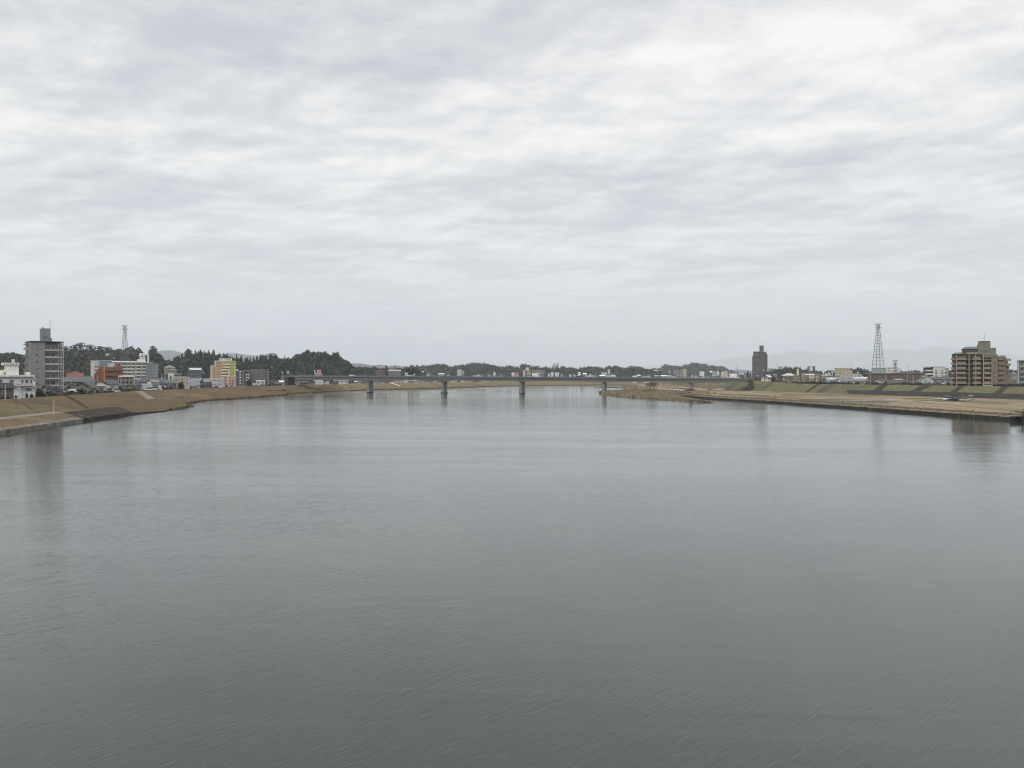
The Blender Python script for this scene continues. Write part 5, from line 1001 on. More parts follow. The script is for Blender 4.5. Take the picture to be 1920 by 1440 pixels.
# ------------------------------------------------------------------ paths, ramps and stairs on the levees
def slopept(side, px, u):
    if side == 'R': line = [tuple(p+(q-p)*u for p, q in zip(rp(i, 4), rp(i, 6))) for i in range(nr)]
    else: line = [tuple(p+(q-p)*u for p, q in zip(lpt(i, 4), lpt(i, 5))) for i in range(len(LG))]
    return crossing(line, px)
def strip_on(side, a, b, w, m, name, up=.12, u0=0, u1=1, n=8, steps=False):
    P = [Vector(p) for p in (slopept(side, a+(b-a)*i/n, u0+(u1-u0)*i/n) for i in range(n+1)) if p]
    if len(P) < 2: return
    mb = MB()
    for i in range(len(P)-1):
        d = (P[i+1]-P[i]); d.z = 0; d.normalize(); s_ = Vector((-d.y, d.x, 0))*w/2
        q = [P[i]-s_, P[i]+s_, P[i+1]+s_, P[i+1]-s_]; top = [p+Vector((0, 0, up)) for p in q]; bot = [p-Vector((0, 0, .5)) for p in q]
        mb.add(top+bot, [(0,1,2,3),(0,4,5,1),(2,6,7,3),(1,5,6,2),(3,7,4,0)], m)
    return struct(mb.build(name))
STAIR = groundmat('worn_stair_concrete', [(64,62,58),(84,80,76),(74,72,68)], .3)
for a, b, w_, m, nm in ((1513, 1537, 3.0, DCONC, 'levee_stairs'), (1541, 1567, 9, STAIR, 'levee_ramp'), (1641, 1662, 7, DCONC, 'levee_ramp'), (1704, 1742, 7, DCONC, 'levee_ramp'), (1775, 1806, 3.4, DCONC, 'levee_stairs'), (1862, 1888, 4.2, DCONC, 'levee_stairs'), (1428, 1450, 3.0, STAIR, 'levee_ramp'), (1488, 1502, 1.6, G_GREEN, 'levee_ramp')):
    strip_on('R', a, b, w_, m, nm)
strip_on('R', 1366, 1386, 5, STAIR, 'levee_ramp')
strip_on('L', 282, 257, 4.2, PATHM, 'levee_ramp', u0=.05); strip_on('L', 292, 263, 1.0, CONC, 'ramp_kerb', u0=.0)
strip_on('L', 162, 124, 1.4, DCONC, 'levee_stairs'); strip_on('L', 72, 24, .7, G_SHORE, 'levee_gutter', .08); strip_on('L', 664, 643, 1.3, G_SHORE, 'levee_gutter', .15); strip_on('L', 749, 733, 2.2, WM('white'), 'levee_stairs', .25)
strip_on('L', 500, 462, 1.6, G_SHORE, 'levee_gutter', .12)
strip_on('L', 288, 352, 1.8, PATHM, 'berm_path', .06, .03, .03, 14); strip_on('L', 352, 408, 1.4, PATHM, 'berm_path', .06, .03, .35, 10)
strip_on('L', 498, 533, 2.4, G_SHORE, 'berm_path', .05, .02, .02, 8)
def rib(px0, f0, px1, f1, w_=.7):
    """concrete rib down the stone revetment"""
    def pt(px, f):
        i = min(range(len(LG)), key=lambda j: abs(lpt(j, 2)[0]/max(1, lpt(j, 2)[1])-(px-960)/F) if lpt(j, 2)[1] > 30 else 9)
        k = 1 if f < .5 else 4; return Vector(lpt(i, k))
    a, b = pt(px0, f0), pt(px1, f1); s_ = Vector((0, w_/2, 0)); mb = MB(); up = Vector((0, 0, .22)); mb.add([a-s_+up, a+s_+up, b+s_+up, b-s_+up]+[a-s_, a+s_, b+s_, b-s_], [(0,1,2,3),(0,4,5,1),(2,6,7,3),(1,5,6,2),(3,7,4,0)], CONC)
    struct(mb.build('revetment_rib'))
for p in (150, 182): rib(p+16, 0, p, 1, .35)
def plain(px, py, up=0.0):
    """the point of the right flood meadow seen at px, py (meadow slopes up from the quay to the levee toe)"""
    lo, hi = 0.0, 1.0; z0 = 2.85
    if not crossing([rp(i, 3) for i in range(nr)], px) or px < 1300: d = (EYE-z0)*F/(py-HZ); return ((px-960)*d/F, d, z0+.1+up)
    def P_(f): return crossing([tuple(p+(q-p)*f for p, q in zip(rp(i, 3), rp(i, 4))) for i in range(nr)], px)
    for _ in range(14):
        f = (lo+hi)/2; q = P_(f)
        if HZ+(EYE-q[2])*F/q[1] > py: lo = f
        else: hi = f
    return (q[0], q[1], q[2]+up)
def flat(name, pts, m, z=3.06):
    pts = [(a[0]+(b[0]-a[0])*k/6, a[1]+(b[1]-a[1])*k/6) for a, b in zip(pts, pts[1:]+pts[:1]) for k in range(6)]
    P = [plain(px, py, z-3) for px, py in pts]
    c = tuple(sum(p[k] for p in P)/len(P) for k in range(3)); mb = MB(); mb.add(P+[c], [(i, (i+1) % len(P), len(P)) for i in range(len(P))]); return struct(mb.build(name, m))
def trail(name, pts, w_, m, z=3.07):
    pts = [(a[0]+(b[0]-a[0])*k/4, a[1]+(b[1]-a[1])*k/4) for a, b in zip(pts, pts[1:]) for k in range(4)]+[pts[-1]]
    P = [Vector(plain(px, py, z-3)) for px, py in pts]; mb = MB()
    L = []
    for i, p in enumerate(P):
        d = (P[min(i+1, len(P)-1)]-P[max(i-1, 0)]).normalized(); s_ = Vector((-d.y, d.x, 0))*w_/2; L += [p-s_, p+s_]
    mb.add(L, [(2*i, 2*i+1, 2*i+3, 2*i+2) for i in range(len(P)-1)]); return struct(mb.build(name, m))
PALE = groundmat('pale_gravel_path', [(176,170,158),(196,190,178)], .2)
flat('worn_ground', [(1490, 748.2), (1560, 748), (1640, 750.5), (1680, 753), (1660, 756), (1600, 755.5), (1530, 752.5)], groundmat('worn_grey_soil', [(84,80,70),(104,99,88),(94,90,80)], .12))
flat('worn_grass', [(1690, 747), (1770, 745.5), (1830, 747.5), (1822, 753.5), (1760, 754), (1700, 751.5)], G_RIGHT, 3.05)
flat('worn_grass', [(1460, 741.5), (1640, 743.5), (1760, 743.6), (1760, 741.6), (1560, 738.8), (1470, 738.6)], G_MIX, 3.05)
trail('meadow_path', [(1556, 745.6), (1600, 746.8), (1650, 748.4), (1690, 750.2), (1740, 753), (1800, 757)], 2.4, PALE)
trail('meadow_path', [(1553, 752.4), (1600, 751.6), (1650, 750.4), (1700, 749.4), (1740, 748.8), (1776, 746.6)], 2.2, PALE, 3.075)
trail('riverside_track', [(1275, 734.6), (1330, 737.4), (1400, 741.6), (1460, 745.6), (1540, 751)], 3.2, G_SHORE)
trail('meadow_path', [(1210, 733.4), (1300, 731.5), (1380, 731.2), (1480, 734.4)], 3, PATHM)
# pole on the left path, stake in the water, landing stage at the right edge
t_ = tag(empty('marker_pole', at(101, 775, 255)), 'thin pale pole on the riverside path below the grey tower', 'pole'); t_.location.z = 2.7
mb = MB(); mb.cyl(0, 0, -.2, 3.9, .07, WM('cream'), 6); mb.build('shaft', None, t_)
t_ = tag(empty('mooring_stake', (-118.6, 241, 0)), 'dark stake leaning out of the water near the left bank', 'stake'); mb = MB(); mb.bar((0, 0, -1), (-.1, 0, 2.9), .12, BARK, 6, .09); mb.build('shaft', None, t_)
t_ = tag(empty('landing_stage', (150.5, 256, 0)), 'dark landing stage on posts at the right edge of the picture', 'jetty')
mb = MB(); mb.box(0, 26, -4, 0, 3.0, 3.25, DARK); mb.build('deck', None, t_)
for k in range(8): mb = MB(); mb.box(.4+k*3.4, .65+k*3.4, -3.9, -3.6, -.8, 3.0, DARK); mb.build('post', None, t_)
mb = MB(); mb.box(-.5, 30, .4, 1.2, -1, 1.7, DCONC); mb.build('back_wall', None, t_); mb = MB(); mb.box(.1, 26, -3.95, -3.85, 3.9, 4.0, DARK); mb.build('handrail', None, t_)

# ------------------------------------------------------------------ reed island
ISL = [(103,433),(98,447),(92,468),(85,494),(78.5,521),(73,555),(70,589),(67,625),(67.5,659),(72,676),(84,690),(100,685),(110,650),(110,600),(107.5,560),(105,520),(106,480),(106.5,450)]
mb = MB(); cI = (92, 570)
def ring(s_, z): return [(cI[0]+(x-cI[0])*s_+jit(x, y, .09, 1.2), cI[1]+(y-cI[1])*(1-(1-s_)*.25), z) for x, y in ISL]
r0, r1, r2 = ring(1.03, -.6), ring(.9, .5), ring(.55, 1.0); K = len(ISL); mb.add(r0+r1+r2, [(i, (i+1) % K, K+(i+1) % K, K+i) for i in range(K)]+[(K+i, K+(i+1) % K, 2*K+(i+1) % K, 2*K+i) for i in range(K)]+[tuple(range(2*K, 3*K))], G_SHORE)
o = mb.build('reed_island'); bm = bmesh.new(); bm.from_mesh(o.data); bmesh.ops.recalc_face_normals(bm, faces=bm.faces); bm.to_mesh(o.data); bm.free(); struct(o)
o2 = MB(); pts = [((px-960)*((EYE-.3)*F/(py-HZ))/F, (EYE-.3)*F/(py-HZ), z) for z in (-.5, .35) for px, py in ((1118, 726.2), (1132, 725.2), (1160, 724.8), (1168, 726), (1140, 726.8))]
o2.add(pts, [(5,6,7,8,9)]+[(i,(i+1)%5,5+(i+1)%5,5+i) for i in range(5)], G_SHORE); struct(o2.build('mud_bank'))
REED = M('dry_reeds', (158,145,120), .3, .25, .9, .1); REED2 = M('brown_reeds', (100,90,74), .35, .3, .9, .1)
def inside(x, y, P):
    c = False
    for (x0, y0), (x1, y1) in zip(P, P[1:]+P[:1]):
        if (y0 > y) != (y1 > y) and x < (x1-x0)*(y-y0)/(y1-y0)+x0: c = not c
    return c
def reeds(name, label, spots, h0, h1, wd=.5, mats=(REED, REED2)):
    mb = MB()
    for x, y, z in spots:
        for _ in range(3):
            a = random.uniform(0, 3.14); h = random.uniform(h0, h1)*(min(1, max(.22, (y-445)/130)) if h1 > 2 else 1); w_ = random.uniform(.6, 1.3)*wd; dx, dy = math.cos(a)*w_, math.sin(a)*w_; ox, oy = random.uniform(-.7, .7), random.uniform(-.7, .7)
            mb.add([(x+ox-dx, y+oy-dy, z), (x+ox+dx, y+oy+dy, z), (x+ox+dx*.5+random.uniform(-.3, .3), y+oy+dy, z+h*.8), (x+ox+random.uniform(-.3, .3), y+oy, z+h)], [(0,1,2,3)], mats[0] if random.random() < .78 else mats[1])
    return tag(mb.build(name), label, 'reeds', kind='stuff')
sp_ = []
while len(sp_) < 5200:
    x, y = random.uniform(66, 111), random.uniform(434, 692)
    if inside(x, y, ISL): e = .35 if inside(x*1.02, y, ISL) and inside(x*.98, y, ISL) else .1; sp_.append((x, y, e))
reeds('reeds', 'golden dry reeds covering the low island before the right end of the bridge', sp_, 1.0, 2.3)
sp_ = []
for i in range(nr-1):
    a, b_ = RG[i], RG[i+1]
    if 530 < a[1] < 1150 and a[0] < 300:
        for _ in range(26): t_ = random.random(); f = random.uniform(.03, .3); x = a[0]+(b_[0]-a[0])*t_; y = a[1]+(b_[1]-a[1])*t_; x1 = a[2]+(b_[2]-a[2])*t_; y1 = a[3]+(b_[3]-a[3])*t_; sp_.append((x+(x1-x)*f, y+(y1-y)*f, 2.2))
reeds('reeds', 'straw-coloured reeds on the point of land beneath the right half of the bridge', sp_, .4, 1.2, .6)
sp_ = []
for i in range(len(LG)-1):
    a, b_ = lpt(i, 1), lpt(i+1, 1)
    if 330 < LG[i][1] < 1240 and abs(LG[i][0]) < 260:
        for _ in range(9): t_ = random.random(); sp_.append((a[0]+(b_[0]-a[0])*t_+random.uniform(-1.5, .3), a[1]+(b_[1]-a[1])*t_+random.uniform(-1, 1), .0))
reeds('reeds', 'brown reed fringe along the waterline of the left bank', sp_, .3, 1.0, .6, (G_SHORE, REED2))
sp_ = []
for i in range(nr-1):
    a, b_ = rp(i, 1), rp(i+1, 1)
    if 200 < a[1] < 620 and a[0] < 300:
        for _ in range(14):
            t_ = random.random(); o_ = random.uniform(.2, 7); sp_.append((a[0]+(b_[0]-a[0])*t_+o_, a[1]+(b_[1]-a[1])*t_, 1.0+min(.9, o_*.12)))
reeds('reeds', 'sparse brown weeds along the top of the right quay wall', sp_, .12, .42, .45, (REED2, REED))
# small islet off the notch in the left bank
# ------------------------------------------------------------------ bushes, garden trees and hedges
def thing_tree(px, D, z0, yt, w_px, kind, m, label, name='garden_tree', trunk=.25, group=None):
    q = crossing([off(i, 8, 0) for i in range(len(LG))] if z0 < 7 else [roff(i, 8, 0) for i in range(nr)], px)
    if q and D < 1000: D = max(D, q[1])
    H = EYE+(HZ-yt)*D/F-z0; r = w_px*D/F/2; return tree(((px-960)*D/F, D, z0), r, max(.4, H*(1-trunk)/1.9), kind, m, H*trunk, label, group, name)
for a in [(339.5, 452, 5.4, 715, 13, 'round', L_DARK, 'dark dome-shaped tree before the grey flat-roofed building', 'dome_tree', .08), (466, 640, 5.4, 712.4, 12, 'round', L_DARK, 'round green tree in front of the dark slate block', 'garden_tree', .1),
 (50, 287, 5.4, 737, 6, 'round', L_DARK, 'left of the two dark shrubs at the foot of the white block', 'shrub', .05), (59, 286, 5.4, 738, 8, 'round', L_DARK, 'right and wider of the two dark shrubs at the foot of the white block', 'shrub', .05),
 (30, 283, 5.5, 741, 9, 'flat', L_DARK, 'clipped dark garden pine left of the pole by the white block', 'garden_pine', .3), (74, 305, 5.4, 728, 14, 'round', L_DARK, 'dark bushy tree between the white block and the grey tower', 'garden_tree', .1), (95, 306, 5.4, 733, 12, 'round', L_OLIVE, 'olive bush below the grey tower balconies', 'bush', .05),
 (207, 335, 5.4, 727, 8, 'round', L_DARK, 'dark bush right of the small pale teal pavilion', 'bush', .1), (656, 870, 5.4, 713, 8, 'round', L_BARE, 'brown rounded tree between pale houses under the bridge', 'garden_tree', .1),
 (775, 1060, 5.4, 691.5, 16, 'round', L_DARK, 'big dark tree above the bridge right of the white cube', 'broadleaf_tree', .1), (766, 1080, 5.4, 690.5, 13, 'round', L_DARK, 'dark tree above the bridge behind the white cube', 'broadleaf_tree', .1), (783, 1090, 5.4, 694, 9, 'round', L_MID, 'smaller tree at the right end of the dark tree clump over the bridge', 'broadleaf_tree', .1),
 (1402.4, 1180, 7, 695.6, 5, 'round', L_DARK, 'left of two dark pines beside the brown tower', 'pine_tree', .3), (1407, 1180, 7, 698.4, 4, 'round', L_DARK, 'right and lower of two dark pines beside the brown tower', 'pine_tree', .3),
 (1462, 640, 7.5, 703, 15, 'round', L_BARE, 'brown leafless tree mass left of the small open shelter', 'garden_tree', .1), (1450, 660, 7.5, 705, 12, 'round', L_BARE, 'low brown thicket at the foot of the brown tower', 'thicket', .1), (1570, 590, 7.5, 711.6, 7, 'cone', L_DARK, 'small dark conifer at the end of the hedge on the right levee', 'conifer', .1),
 (1390, 700, 9, 702, 16, 'round', L_BARE, 'brown scrub above the right abutment of the bridge', 'thicket', .05), (1404, 690, 9, 704, 14, 'round', L_BARE, 'brown scrub right of the bridge abutment, below the tower', 'thicket', .05), (1420, 700, 8, 706, 14, 'round', L_BARE, 'brown scrub directly beneath the brown tower', 'thicket', .05),
 (1232, 1150, 6, 705, 5, 'round', L_DARK, 'dark round tree over the bridge parapet near the chimney', 'broadleaf_tree', .1)]: thing_tree(*a[:8], a[8], a[9])
for k, (px, D, yt) in enumerate(sorted([(1212, 648, 716.5), (1215, 655, 715.5), (1218.5, 650, 714.5), (1222, 644, 715), (1225, 660, 714.8), (1228, 640, 715.5), (1231, 652, 717), (1219.5, 640, 716), (1226.5, 635, 714)])):
    bare_tree(((px-960)*D/F, D, 3.0), EYE+(HZ-yt)*D/F-3.0, ORD[k]+' bare tree from the left in the close clump left of the fifth pier', 'bare trees clumped beneath the bridge')
for k, (px, D, yt) in enumerate([(1244, 800, 716), (1251, 820, 717), (1258, 790, 716), (1263, 830, 716), (1269, 800, 716.4), (1276, 840, 717), (1281, 810, 716.6), (1287, 850, 717), (1302, 800, 717)]):
    bare_tree(((px-960)*D/F, D, 3.0), EYE+(HZ-yt)*D/F-3.0, ORD[k]+' thin bare tree from the left in the straggling line beneath the bridge', 'bare trees in line on the meadow')
for k in range(15):
    px = 1477+k*5+random.uniform(-1, 1); D = 640-(px-1477)*.45
    bare_tree(((px-960)*D/F, D, 7.5), EYE+(HZ-706-random.uniform(-1, 1.5))*D/F-7.5, ORD[k]+' bare cherry tree from the left in the row behind the right levee', 'bare cherry trees behind the right levee', 'cherry_tree', .5)
for k in range(6):
    px = 268+k*5; bare_tree(((px-960)*620/F, 620, 5.4), 5.5, ORD[k]+' bare brown tree from left, below the right part of the white flats', 'bare trees below the white apartments')
def hedge(label, pts, h, w_, m=L_DARK):
    it = []
    for (x0, y0, z), (x1, y1, _) in zip(pts, pts[1:]):
        n_ = int(math.hypot(x1-x0, y1-y0)/.9)
        for i in range(n_): t_ = (i+random.random())/n_; it.append((random.choice(T_LOW), (x0+(x1-x0)*t_, y0+(y1-y0)*t_, z+h*.45), w_*random.uniform(.7, 1), h*random.uniform(.5, .62), m))
    o = crowd('hedge', label, it, 'hedge'); del o['kind']; return o
def crown_at(px, back=6):
    p = crossing([roff(i, back, RG[i][6]) for i in range(nr)], px); return (p[0], p[1], 7.6)
hedge('long dark clipped hedge along the top of the right levee, left of the beige buildings', [crown_at(p) for p in (1492, 1520, 1555, 1592)], 2.0, .9)
hedge('dark hedge in front of the rose block terraces running to the right edge', [crown_at(p) for p in (1864, 1890, 1925)], 2.2, 1.0)
hedge('dark hedge line along the levee top before the grey tower', [(-171, 268, 5.4), (-176, 300, 5.4)], 1.2, .8)

# ------------------------------------------------------------------ vehicles
TYRE = M('tyre_rubber', (30,30,32)); RIM = M('wheel_rim', (150,150,152)); LAMP = M('lamp_glass', (220,220,210), rough=.2)
CARM = {k: M('car_paint_'+k.replace(' ', '_'), c, .03, rough=.35, spec=.5) for k, c in {'white': (234,236,236), 'black': (34,36,40), 'silver': (158,162,166), 'navy': (46,50,78), 'pale green': (186,198,172), 'red': (140,50,46)}.items()}
CM = {}
def car(pos, rz, col, label, kind='car', group=None):
    t_ = tag(empty({'car': 'parked_car', 'van': 'van', 'truck': 'truck'}[kind], pos, rz), label, kind, group)
    if (kind, col) not in CM:
        L, W, H, hb_ = {'car': (4.3, 1.7, 1.45, .85), 'van': (4.6, 1.75, 1.95, 1.0), 'truck': (6.8, 2.1, 2.9, 1.2)}[kind]; p = CARM[col]; a = L/2
        mb = MB(); body = [(-a, .3), (a, .3), (a, hb_*.8), (a*.92, hb_), (-a*.95, hb_), (-a, hb_*.85)]
        mb.add([(x, -W/2, z) for x, z in body]+[(x, W/2, z) for x, z in body], [tuple(range(6)), tuple(range(11, 5, -1))]+[(i, 6+i, 6+(i+1)%6, (i+1)%6) for i in range(6)], p)
        if kind == 'truck': mb.box(-a*.98, a*.42, -W/2, W/2, hb_+.01, H, p)
        c0, c1, t0, t1 = {'car': (-a*.75, a*.45, -a*.5, a*.15), 'van': (-a*.93, a*.62, -a*.88, a*.38), 'truck': (a*.48, a*.95, a*.5, a*.8)}[kind]; Hc = H if kind != 'truck' else 2.1
        gl = MB(); w2 = W/2-.06; w3 = W/2-.16
        gl.add([(c0,-w2,hb_),(c1,-w2,hb_),(c1,w2,hb_),(c0,w2,hb_),(t0,-w3,Hc-.06),(t1,-w3,Hc-.06),(t1,w3,Hc-.06),(t0,w3,Hc-.06)], [(4,5,6,7),(0,1,5,4),(1,2,6,5),(2,3,7,6),(3,0,4,7)], GLASS)
        rf = MB(); rf.box(t0-.03, t1+.03, -w3-.02, w3+.02, Hc-.06, Hc, p)
        wh = MB(); wh.bar((0, -.1, 0), (0, .1, 0), .31, TYRE, 12); rm = MB(); rm.bar((0, -.12, 0), (0, .12, 0), .18, RIM, 8)
        hl = MB(); hl.box(-.05, .03, -.18, .18, -.08, .08, LAMP)
        CM[(kind, col)] = (mb.mesh('body'), gl.mesh('window'), rf.mesh('roof'), wh.mesh('wheel'), hl.mesh('headlight'), L, W, hb_, rm.mesh('rim'))
    B_, G_, R_, W_, H_, L, W, hb_, RM_ = CM[(kind, col)]
    link('body', B_, t_); link('window', G_, t_); link('roof', R_, t_)
    for x in (-L*.31, L*.31):
        for y in (-W/2, W/2): wl = link('wheel', W_, t_, (x, y, .31)); link('rim', RM_, wl)
    for y in (-W*.35, W*.35): link('headlight', H_, t_, (L/2, y, hb_*.68))
    return t_
def ground_at(px, py, z=3.05): return plain(px, py, z-2.98)
for px, py, rz, col, kd, lb in [(1264.6, 732.4, .3, 'white', 'car', 'leftmost white car parked on the riverside below the fifth pier'), (1269.8, 732.2, .4, 'white', 'car', 'second white car parked on the riverside left of the fifth pier'), (1276, 733, .2, 'white', 'car', 'third white car on the riverside, bonnet to the fifth pier'),
   (1280.6, 733, .5, 'white', 'van', 'white van just left of the fifth pier'), (1287.6, 733, .2, 'silver', 'car', 'silver car between the white van and the fifth pier'), (1293, 733, .4, 'black', 'car', 'black car at the foot of the fifth pier'), (1298.6, 733.2, .1, 'black', 'car', 'black car just right of the fifth pier'),
   (1319, 732, .2, 'white', 'car', 'single white car on the meadow right of the fifth pier'), (1331, 732, .1, 'silver', 'car', 'silver car alone between pier and white van on the meadow'), (1349.4, 731.2, .1, 'white', 'van', 'white van alone on the meadow before the bridge abutment'),
   (1779, 750.8, .1, 'white', 'van', 'white-roofed van at the end of the pale meadow path'), (1787.6, 751.4, .2, 'navy', 'car', 'navy car directly right of the white-roofed van on the meadow'), (1795.6, 751.6, -.1, 'navy', 'car', 'second navy car, middle of the meadow parking row'), (1801, 751.8, .1, 'black', 'car', 'black car at the right of the dark cars on the meadow'), (1809, 752.4, 0, 'pale green', 'car', 'pale green car rightmost in the meadow parking row')]:
    car(ground_at(px, py), rz, col, lb, kd)
def on_bridge(px, y):
    k = (px-960)/F; P = V0+NB*y; u = (k*P.y-P.x)/(UB.x-k*UB.y); q = P+UB*u; return (q.x, q.y, deckz(u)+.02)
for px, y, col, kd, lb, r_ in [(1378, -2, 'white', 'truck', 'white box truck on the bridge close to its right end', 0), (1006, -2, 'white', 'truck', 'white truck on the bridge before the cream slab', 0), (893.6, -2, 'white', 'van', 'white van on the bridge below the flat-topped hill', 0), (901, 2, 'white', 'car', 'white car following the van on the bridge below the flat-topped hill', math.pi),
   (1209, -2, 'white', 'car', 'white car on the bridge above the bare trees', 0), (1150, -2, 'white', 'car', 'white car on the bridge just right of the fourth pier', 0), (768, -2, 'white', 'car', 'white car on the bridge left of the second pier', 0), (1325, -2, 'silver', 'car', 'silver car on the bridge right of the fifth pier', 0), (660, -2, 'white', 'van', 'white van on the bridge left of the first pier', 0), (1085, 2, 'black', 'car', 'black car on the bridge left of the fourth pier', 3.14), (936, -2, 'silver', 'car', 'silver car on the bridge left of the third pier', 0), (1262, 2, 'white', 'van', 'white van on the bridge before the mauve hazy block', 3.14)]:
    car(on_bridge(px, y), ang+r_, col, lb, kd)
for px, col, kd, lb in [(998, 'white', 'car', 'leftmost'), (1018.6, 'white', 'van', 'second'), (1027.6, 'white', 'van', 'third'), (1036.6, 'red', 'car', 'red'), (1045, 'white', 'car', 'fifth'), (1051, 'silver', 'car', 'silver'), (1064, 'white', 'van', 'seventh'), (1069.6, 'white', 'car', 'eighth'), (1094, 'white', 'truck', 'boxy truck'), (1109, 'white', 'car', 'rightmost')]:
    p = crossing([off(i, 2.2, 6.05) for i in range(len(LG))], px)
    if p: car(p, random.uniform(-.2, .2), col, f'{lb} {"" if col in lb else col+" "}{"vehicle" if kd != "car" else "car"} on far levee road, right of third pier', kd)
for px, D, col, kd, lb in [(277, 442, 'white', 'car', 'white car parked by the garage front on the left levee'), (281.6, 441, 'white', 'car', 'white car second from the garage front on the left levee'), (285.4, 440, 'white', 'van', 'white van in the row below the beige house'), (292, 440, 'silver', 'van', 'long pale van parked rightmost in the row before the white house'), (205, 392, 'black', 'car', 'black car low behind the levee below the orange block'), (216, 398, 'white', 'car', 'white car behind the levee below the orange block')]:
    q = crossing([off(i, 2.4, 6.02) for i in range(len(LG))], px); car(q, random.uniform(-.2, .2)+1.2, col, lb, kd)
for px, lb in ((1204, 'left'), (1317, 'middle'), (1338, 'right')):
    p = crossing([roff(i, 2.2, RG[i][6]+.03) for i in range(nr)], px)
    if p: car(p, random.uniform(-.3, .3), 'white', f'{lb} white car of three on the far right-bank levee seen beneath the bridge deck', 'car')

# ------------------------------------------------------------------ people and ducks
SKIN = M('skin', (196,150,124)); HAIR = M('hair_black', (36,30,28)); TROUSER = M('dark_trousers', (46,48,56))
def person(pos, rz, shirt, label, stride=.12):
    """one continuous skinned figure, 1.7 m tall"""
    J = {'pelvis': (0,0,.93), 'belly': (0,0,1.1), 'chest': (0,.01,1.32), 'neck': (0,0,1.47), 'head': (0,.02,1.56), 'crown': (0,.02,1.66)}
    E = [('pelvis','belly'),('belly','chest'),('chest','neck'),('neck','head'),('head','crown')]; Rr = {'pelvis': .14, 'belly': .13, 'chest': .15, 'neck': .055, 'head': .09, 'crown': .075}
    for s_, n_ in ((-1, 'l'), (1, 'r')):
        f = stride*s_
        J.update({n_+'sh': (.17*s_,0,1.38), n_+'el': (.24*s_,-.03-f*.4,1.12), n_+'wr': (.25*s_,.06-f,.88), n_+'ha': (.25*s_,.09-f,.78), n_+'hip': (.09*s_,0,.88), n_+'kn': (.1*s_,f*.7+.03,.5), n_+'an': (.1*s_,f,.09), n_+'to': (.11*s_,f+.15,.04)})
        E += [('chest',n_+'sh'),(n_+'sh',n_+'el'),(n_+'el',n_+'wr'),(n_+'wr',n_+'ha'),('pelvis',n_+'hip'),(n_+'hip',n_+'kn'),(n_+'kn',n_+'an'),(n_+'an',n_+'to')]
        Rr.update({n_+'sh': .07, n_+'el': .047, n_+'wr': .035, n_+'ha': .04, n_+'hip': .1, n_+'kn': .065, n_+'an': .045, n_+'to': .04})
    ks = list(J); me = bpy.data.meshes.new('person'); me.from_pydata([J[k] for k in ks], [(ks.index(a), ks.index(b)) for a, b in E], [])
    o = bpy.data.objects.new('person', me); C.objects.link(o); o.modifiers.new('skin', 'SKIN'); o.modifiers.new('sub', 'SUBSURF').levels = 1
    sk = me.skin_vertices[0].data
    for i, k in enumerate(ks): sk[i].radius = (Rr[k], Rr[k]); sk[i].use_root = (k == 'pelvis')
    bpy.context.view_layer.update(); m2 = bpy.data.meshes.new_from_object(o.evaluated_get(bpy.context.evaluated_depsgraph_get())); o.modifiers.clear(); o.data = m2
    for m in (shirt, TROUSER, SKIN, HAIR): m2.materials.append(m)
    for p in m2.polygons:
        c = p.center; p.use_smooth = True
        p.material_index = 1 if c.z < .95 and abs(c.x) < .2 else 3 if c.z > 1.6 or (c.z > 1.5 and c.y < -.02) else 2 if c.z > 1.46 or (abs(c.x) > .2 and c.z < .92) else 0
    o.location = pos; o.rotation_euler = (0, 0, rz); return tag(o, label, 'person')
SH = {'black': M('cloth_black', (34,34,38)), 'white': M('cloth_white', (226,226,226)), 'navy': M('cloth_navy', (44,52,80)), 'brown': M('cloth_brown', (92,70,54))}
person(ground_at(1454.6, 744.2, 2.98), 1.4, SH['black'], 'person in black walking on the meadow below the open shelter')
person((144.0, 371.5, 1.52), .5, SH['brown'], 'person in brown standing at the water edge before the pale paths')
person(ground_at(1305, 737.6, 2.9), 1.2, SH['black'], 'person in black on the track right of the fifth pier')
for px, py, rz, lb in ((1817.4, 746, .4, 'leftmost of three people in white by the dark blockwork'), (1820.8, 746.6, 2.6, 'middle of three people in white by the dark blockwork'), (1824.6, 746.2, 1.4, 'rightmost of three people in white by the dark blockwork')): person(ground_at(px, py, 2.98), rz, SH['white'], lb)
person(ground_at(1387.6, 732, 2.98), 0, SH['white'], 'person in white near the foot of the right levee by the abutment')
FEATH = M('duck_feathers', (70,60,50))
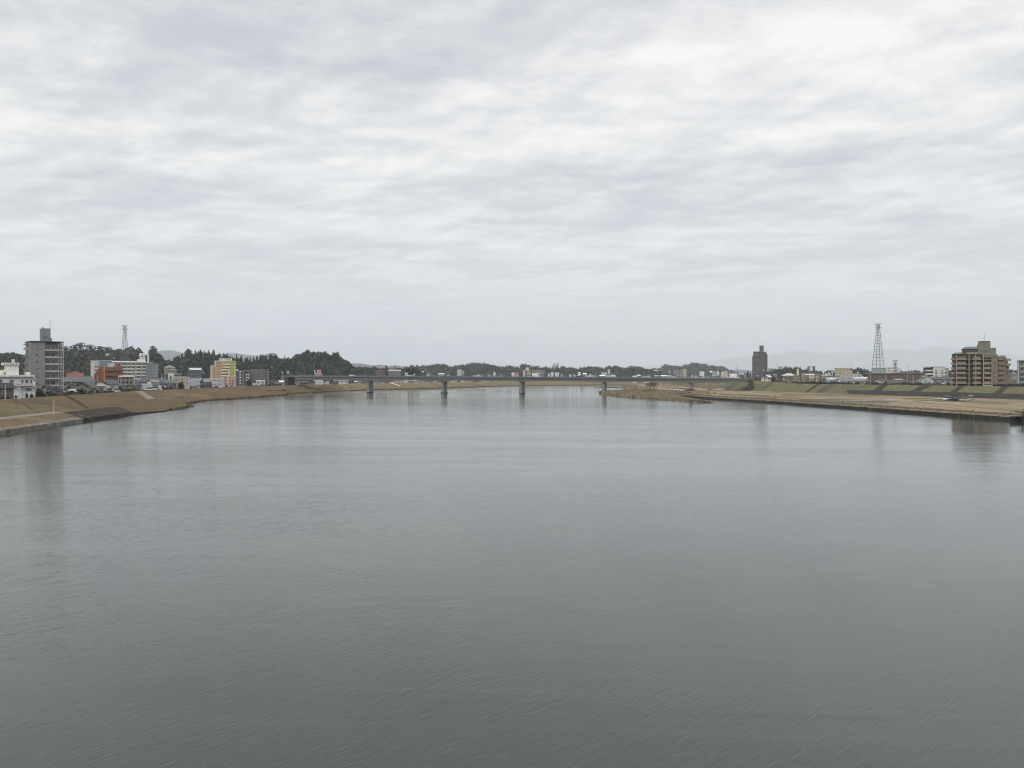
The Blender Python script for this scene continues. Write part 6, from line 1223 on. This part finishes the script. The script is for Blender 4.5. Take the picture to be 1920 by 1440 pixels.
for px, py, lb in ((851, 748, 'small dark duck on open water below the second pier'), (1006, 750, 'small dark duck on open water right of the third pier'), (1133.5, 748, 'small dark duck off the reed island tip'), (706, 745.6, 'small dark duck below the first pier')):
    d = EYE*F/(py-HZ); t_ = tag(empty('duck', ((px-960)*d/F, d, 0), .4), lb, 'duck'); bm = bmesh.new(); bmesh.ops.create_uvsphere(bm, u_segments=12, v_segments=8, radius=.2)
    for v in bm.verts: v.co.x *= 1.6; v.co.z = v.co.z*.7+.08+(max(0, -v.co.x-.15)*.5)
    me = bpy.data.meshes.new('body'); bm.to_mesh(me); bm.free(); me.materials.append(FEATH); link('body', me, t_)
    mb = MB(); mb.bar((.2,0,.15), (.3,0,.36), .06, FEATH, 8, .05); mb.bar((.28,0,.36), (.38,0,.36), .07, FEATH, 8, .05); mb.bar((.38,0,.35), (.47,0,.33), .03, BARK, 5, .015); mb.build('head', None, t_)
it = []
for _ in range(150):
    px = random.choice([random.uniform(66, 260), random.uniform(66, 520)]); q = crossing([off(i, random.uniform(7, 9), 5.4) for i in range(len(LG))], px)
    if q: sz = random.uniform(.7, 1.7); it.append((random.choice(T_LOW), (q[0], q[1], 5.4+sz*.6), sz, sz*.8, random.choice([L_DARK, L_MID, L_OLIVE, L_BARE])))
crowd('shrubbery', 'mixed low garden shrubs along the back of the left levee before the houses', it, 'shrubs')
it = []
for _ in range(170):
    px = random.uniform(1455, 1780); q = crossing([roff(i, random.uniform(9, 30), 7.5) for i in range(nr)], px)
    if q: sz = random.uniform(.7, 2.0); it.append((random.choice(T_LOW), (q[0], q[1], 7.5+sz*.6), sz, sz*.85, random.choice([L_DARK, L_MID, L_BARE, L_BARE])))
crowd('shrubbery', 'mixed shrubs and bare bushes between the low houses behind the right levee', it, 'shrubs')
# river notice board on the left levee
b = Bd('notice_board', 'white board on a dark post standing on the brown levee before the taupe block', 'sign', 478, 560, 3.2, 0)
b.box('board', 473.4, 481.4, 718.6, 724, -.1, .1, 'cream'); b.box('post', 477.8, 478.9, 724.05, 733, -.1, .1, DARK)
# tarpaulin on the slope
b = Bd('tarpaulin', 'blue tarpaulin on the wooded slope left of the hotel', 'tarpaulin', 380, 890, 8, 0)
mb = MB(); mb.add([(b.X(377), -2, b.Z(701)), (b.X(384.6), -2, b.Z(700.6)), (b.X(384), 1, b.Z(696)), (b.X(377.6), 1, b.Z(696.4))], [(0,1,2,3)], M('blue_tarp', (60,64,104))); o = mb.build('sheet', None, b.root); sol = o.modifiers.new('t', 'SOLIDIFY'); sol.thickness = .15
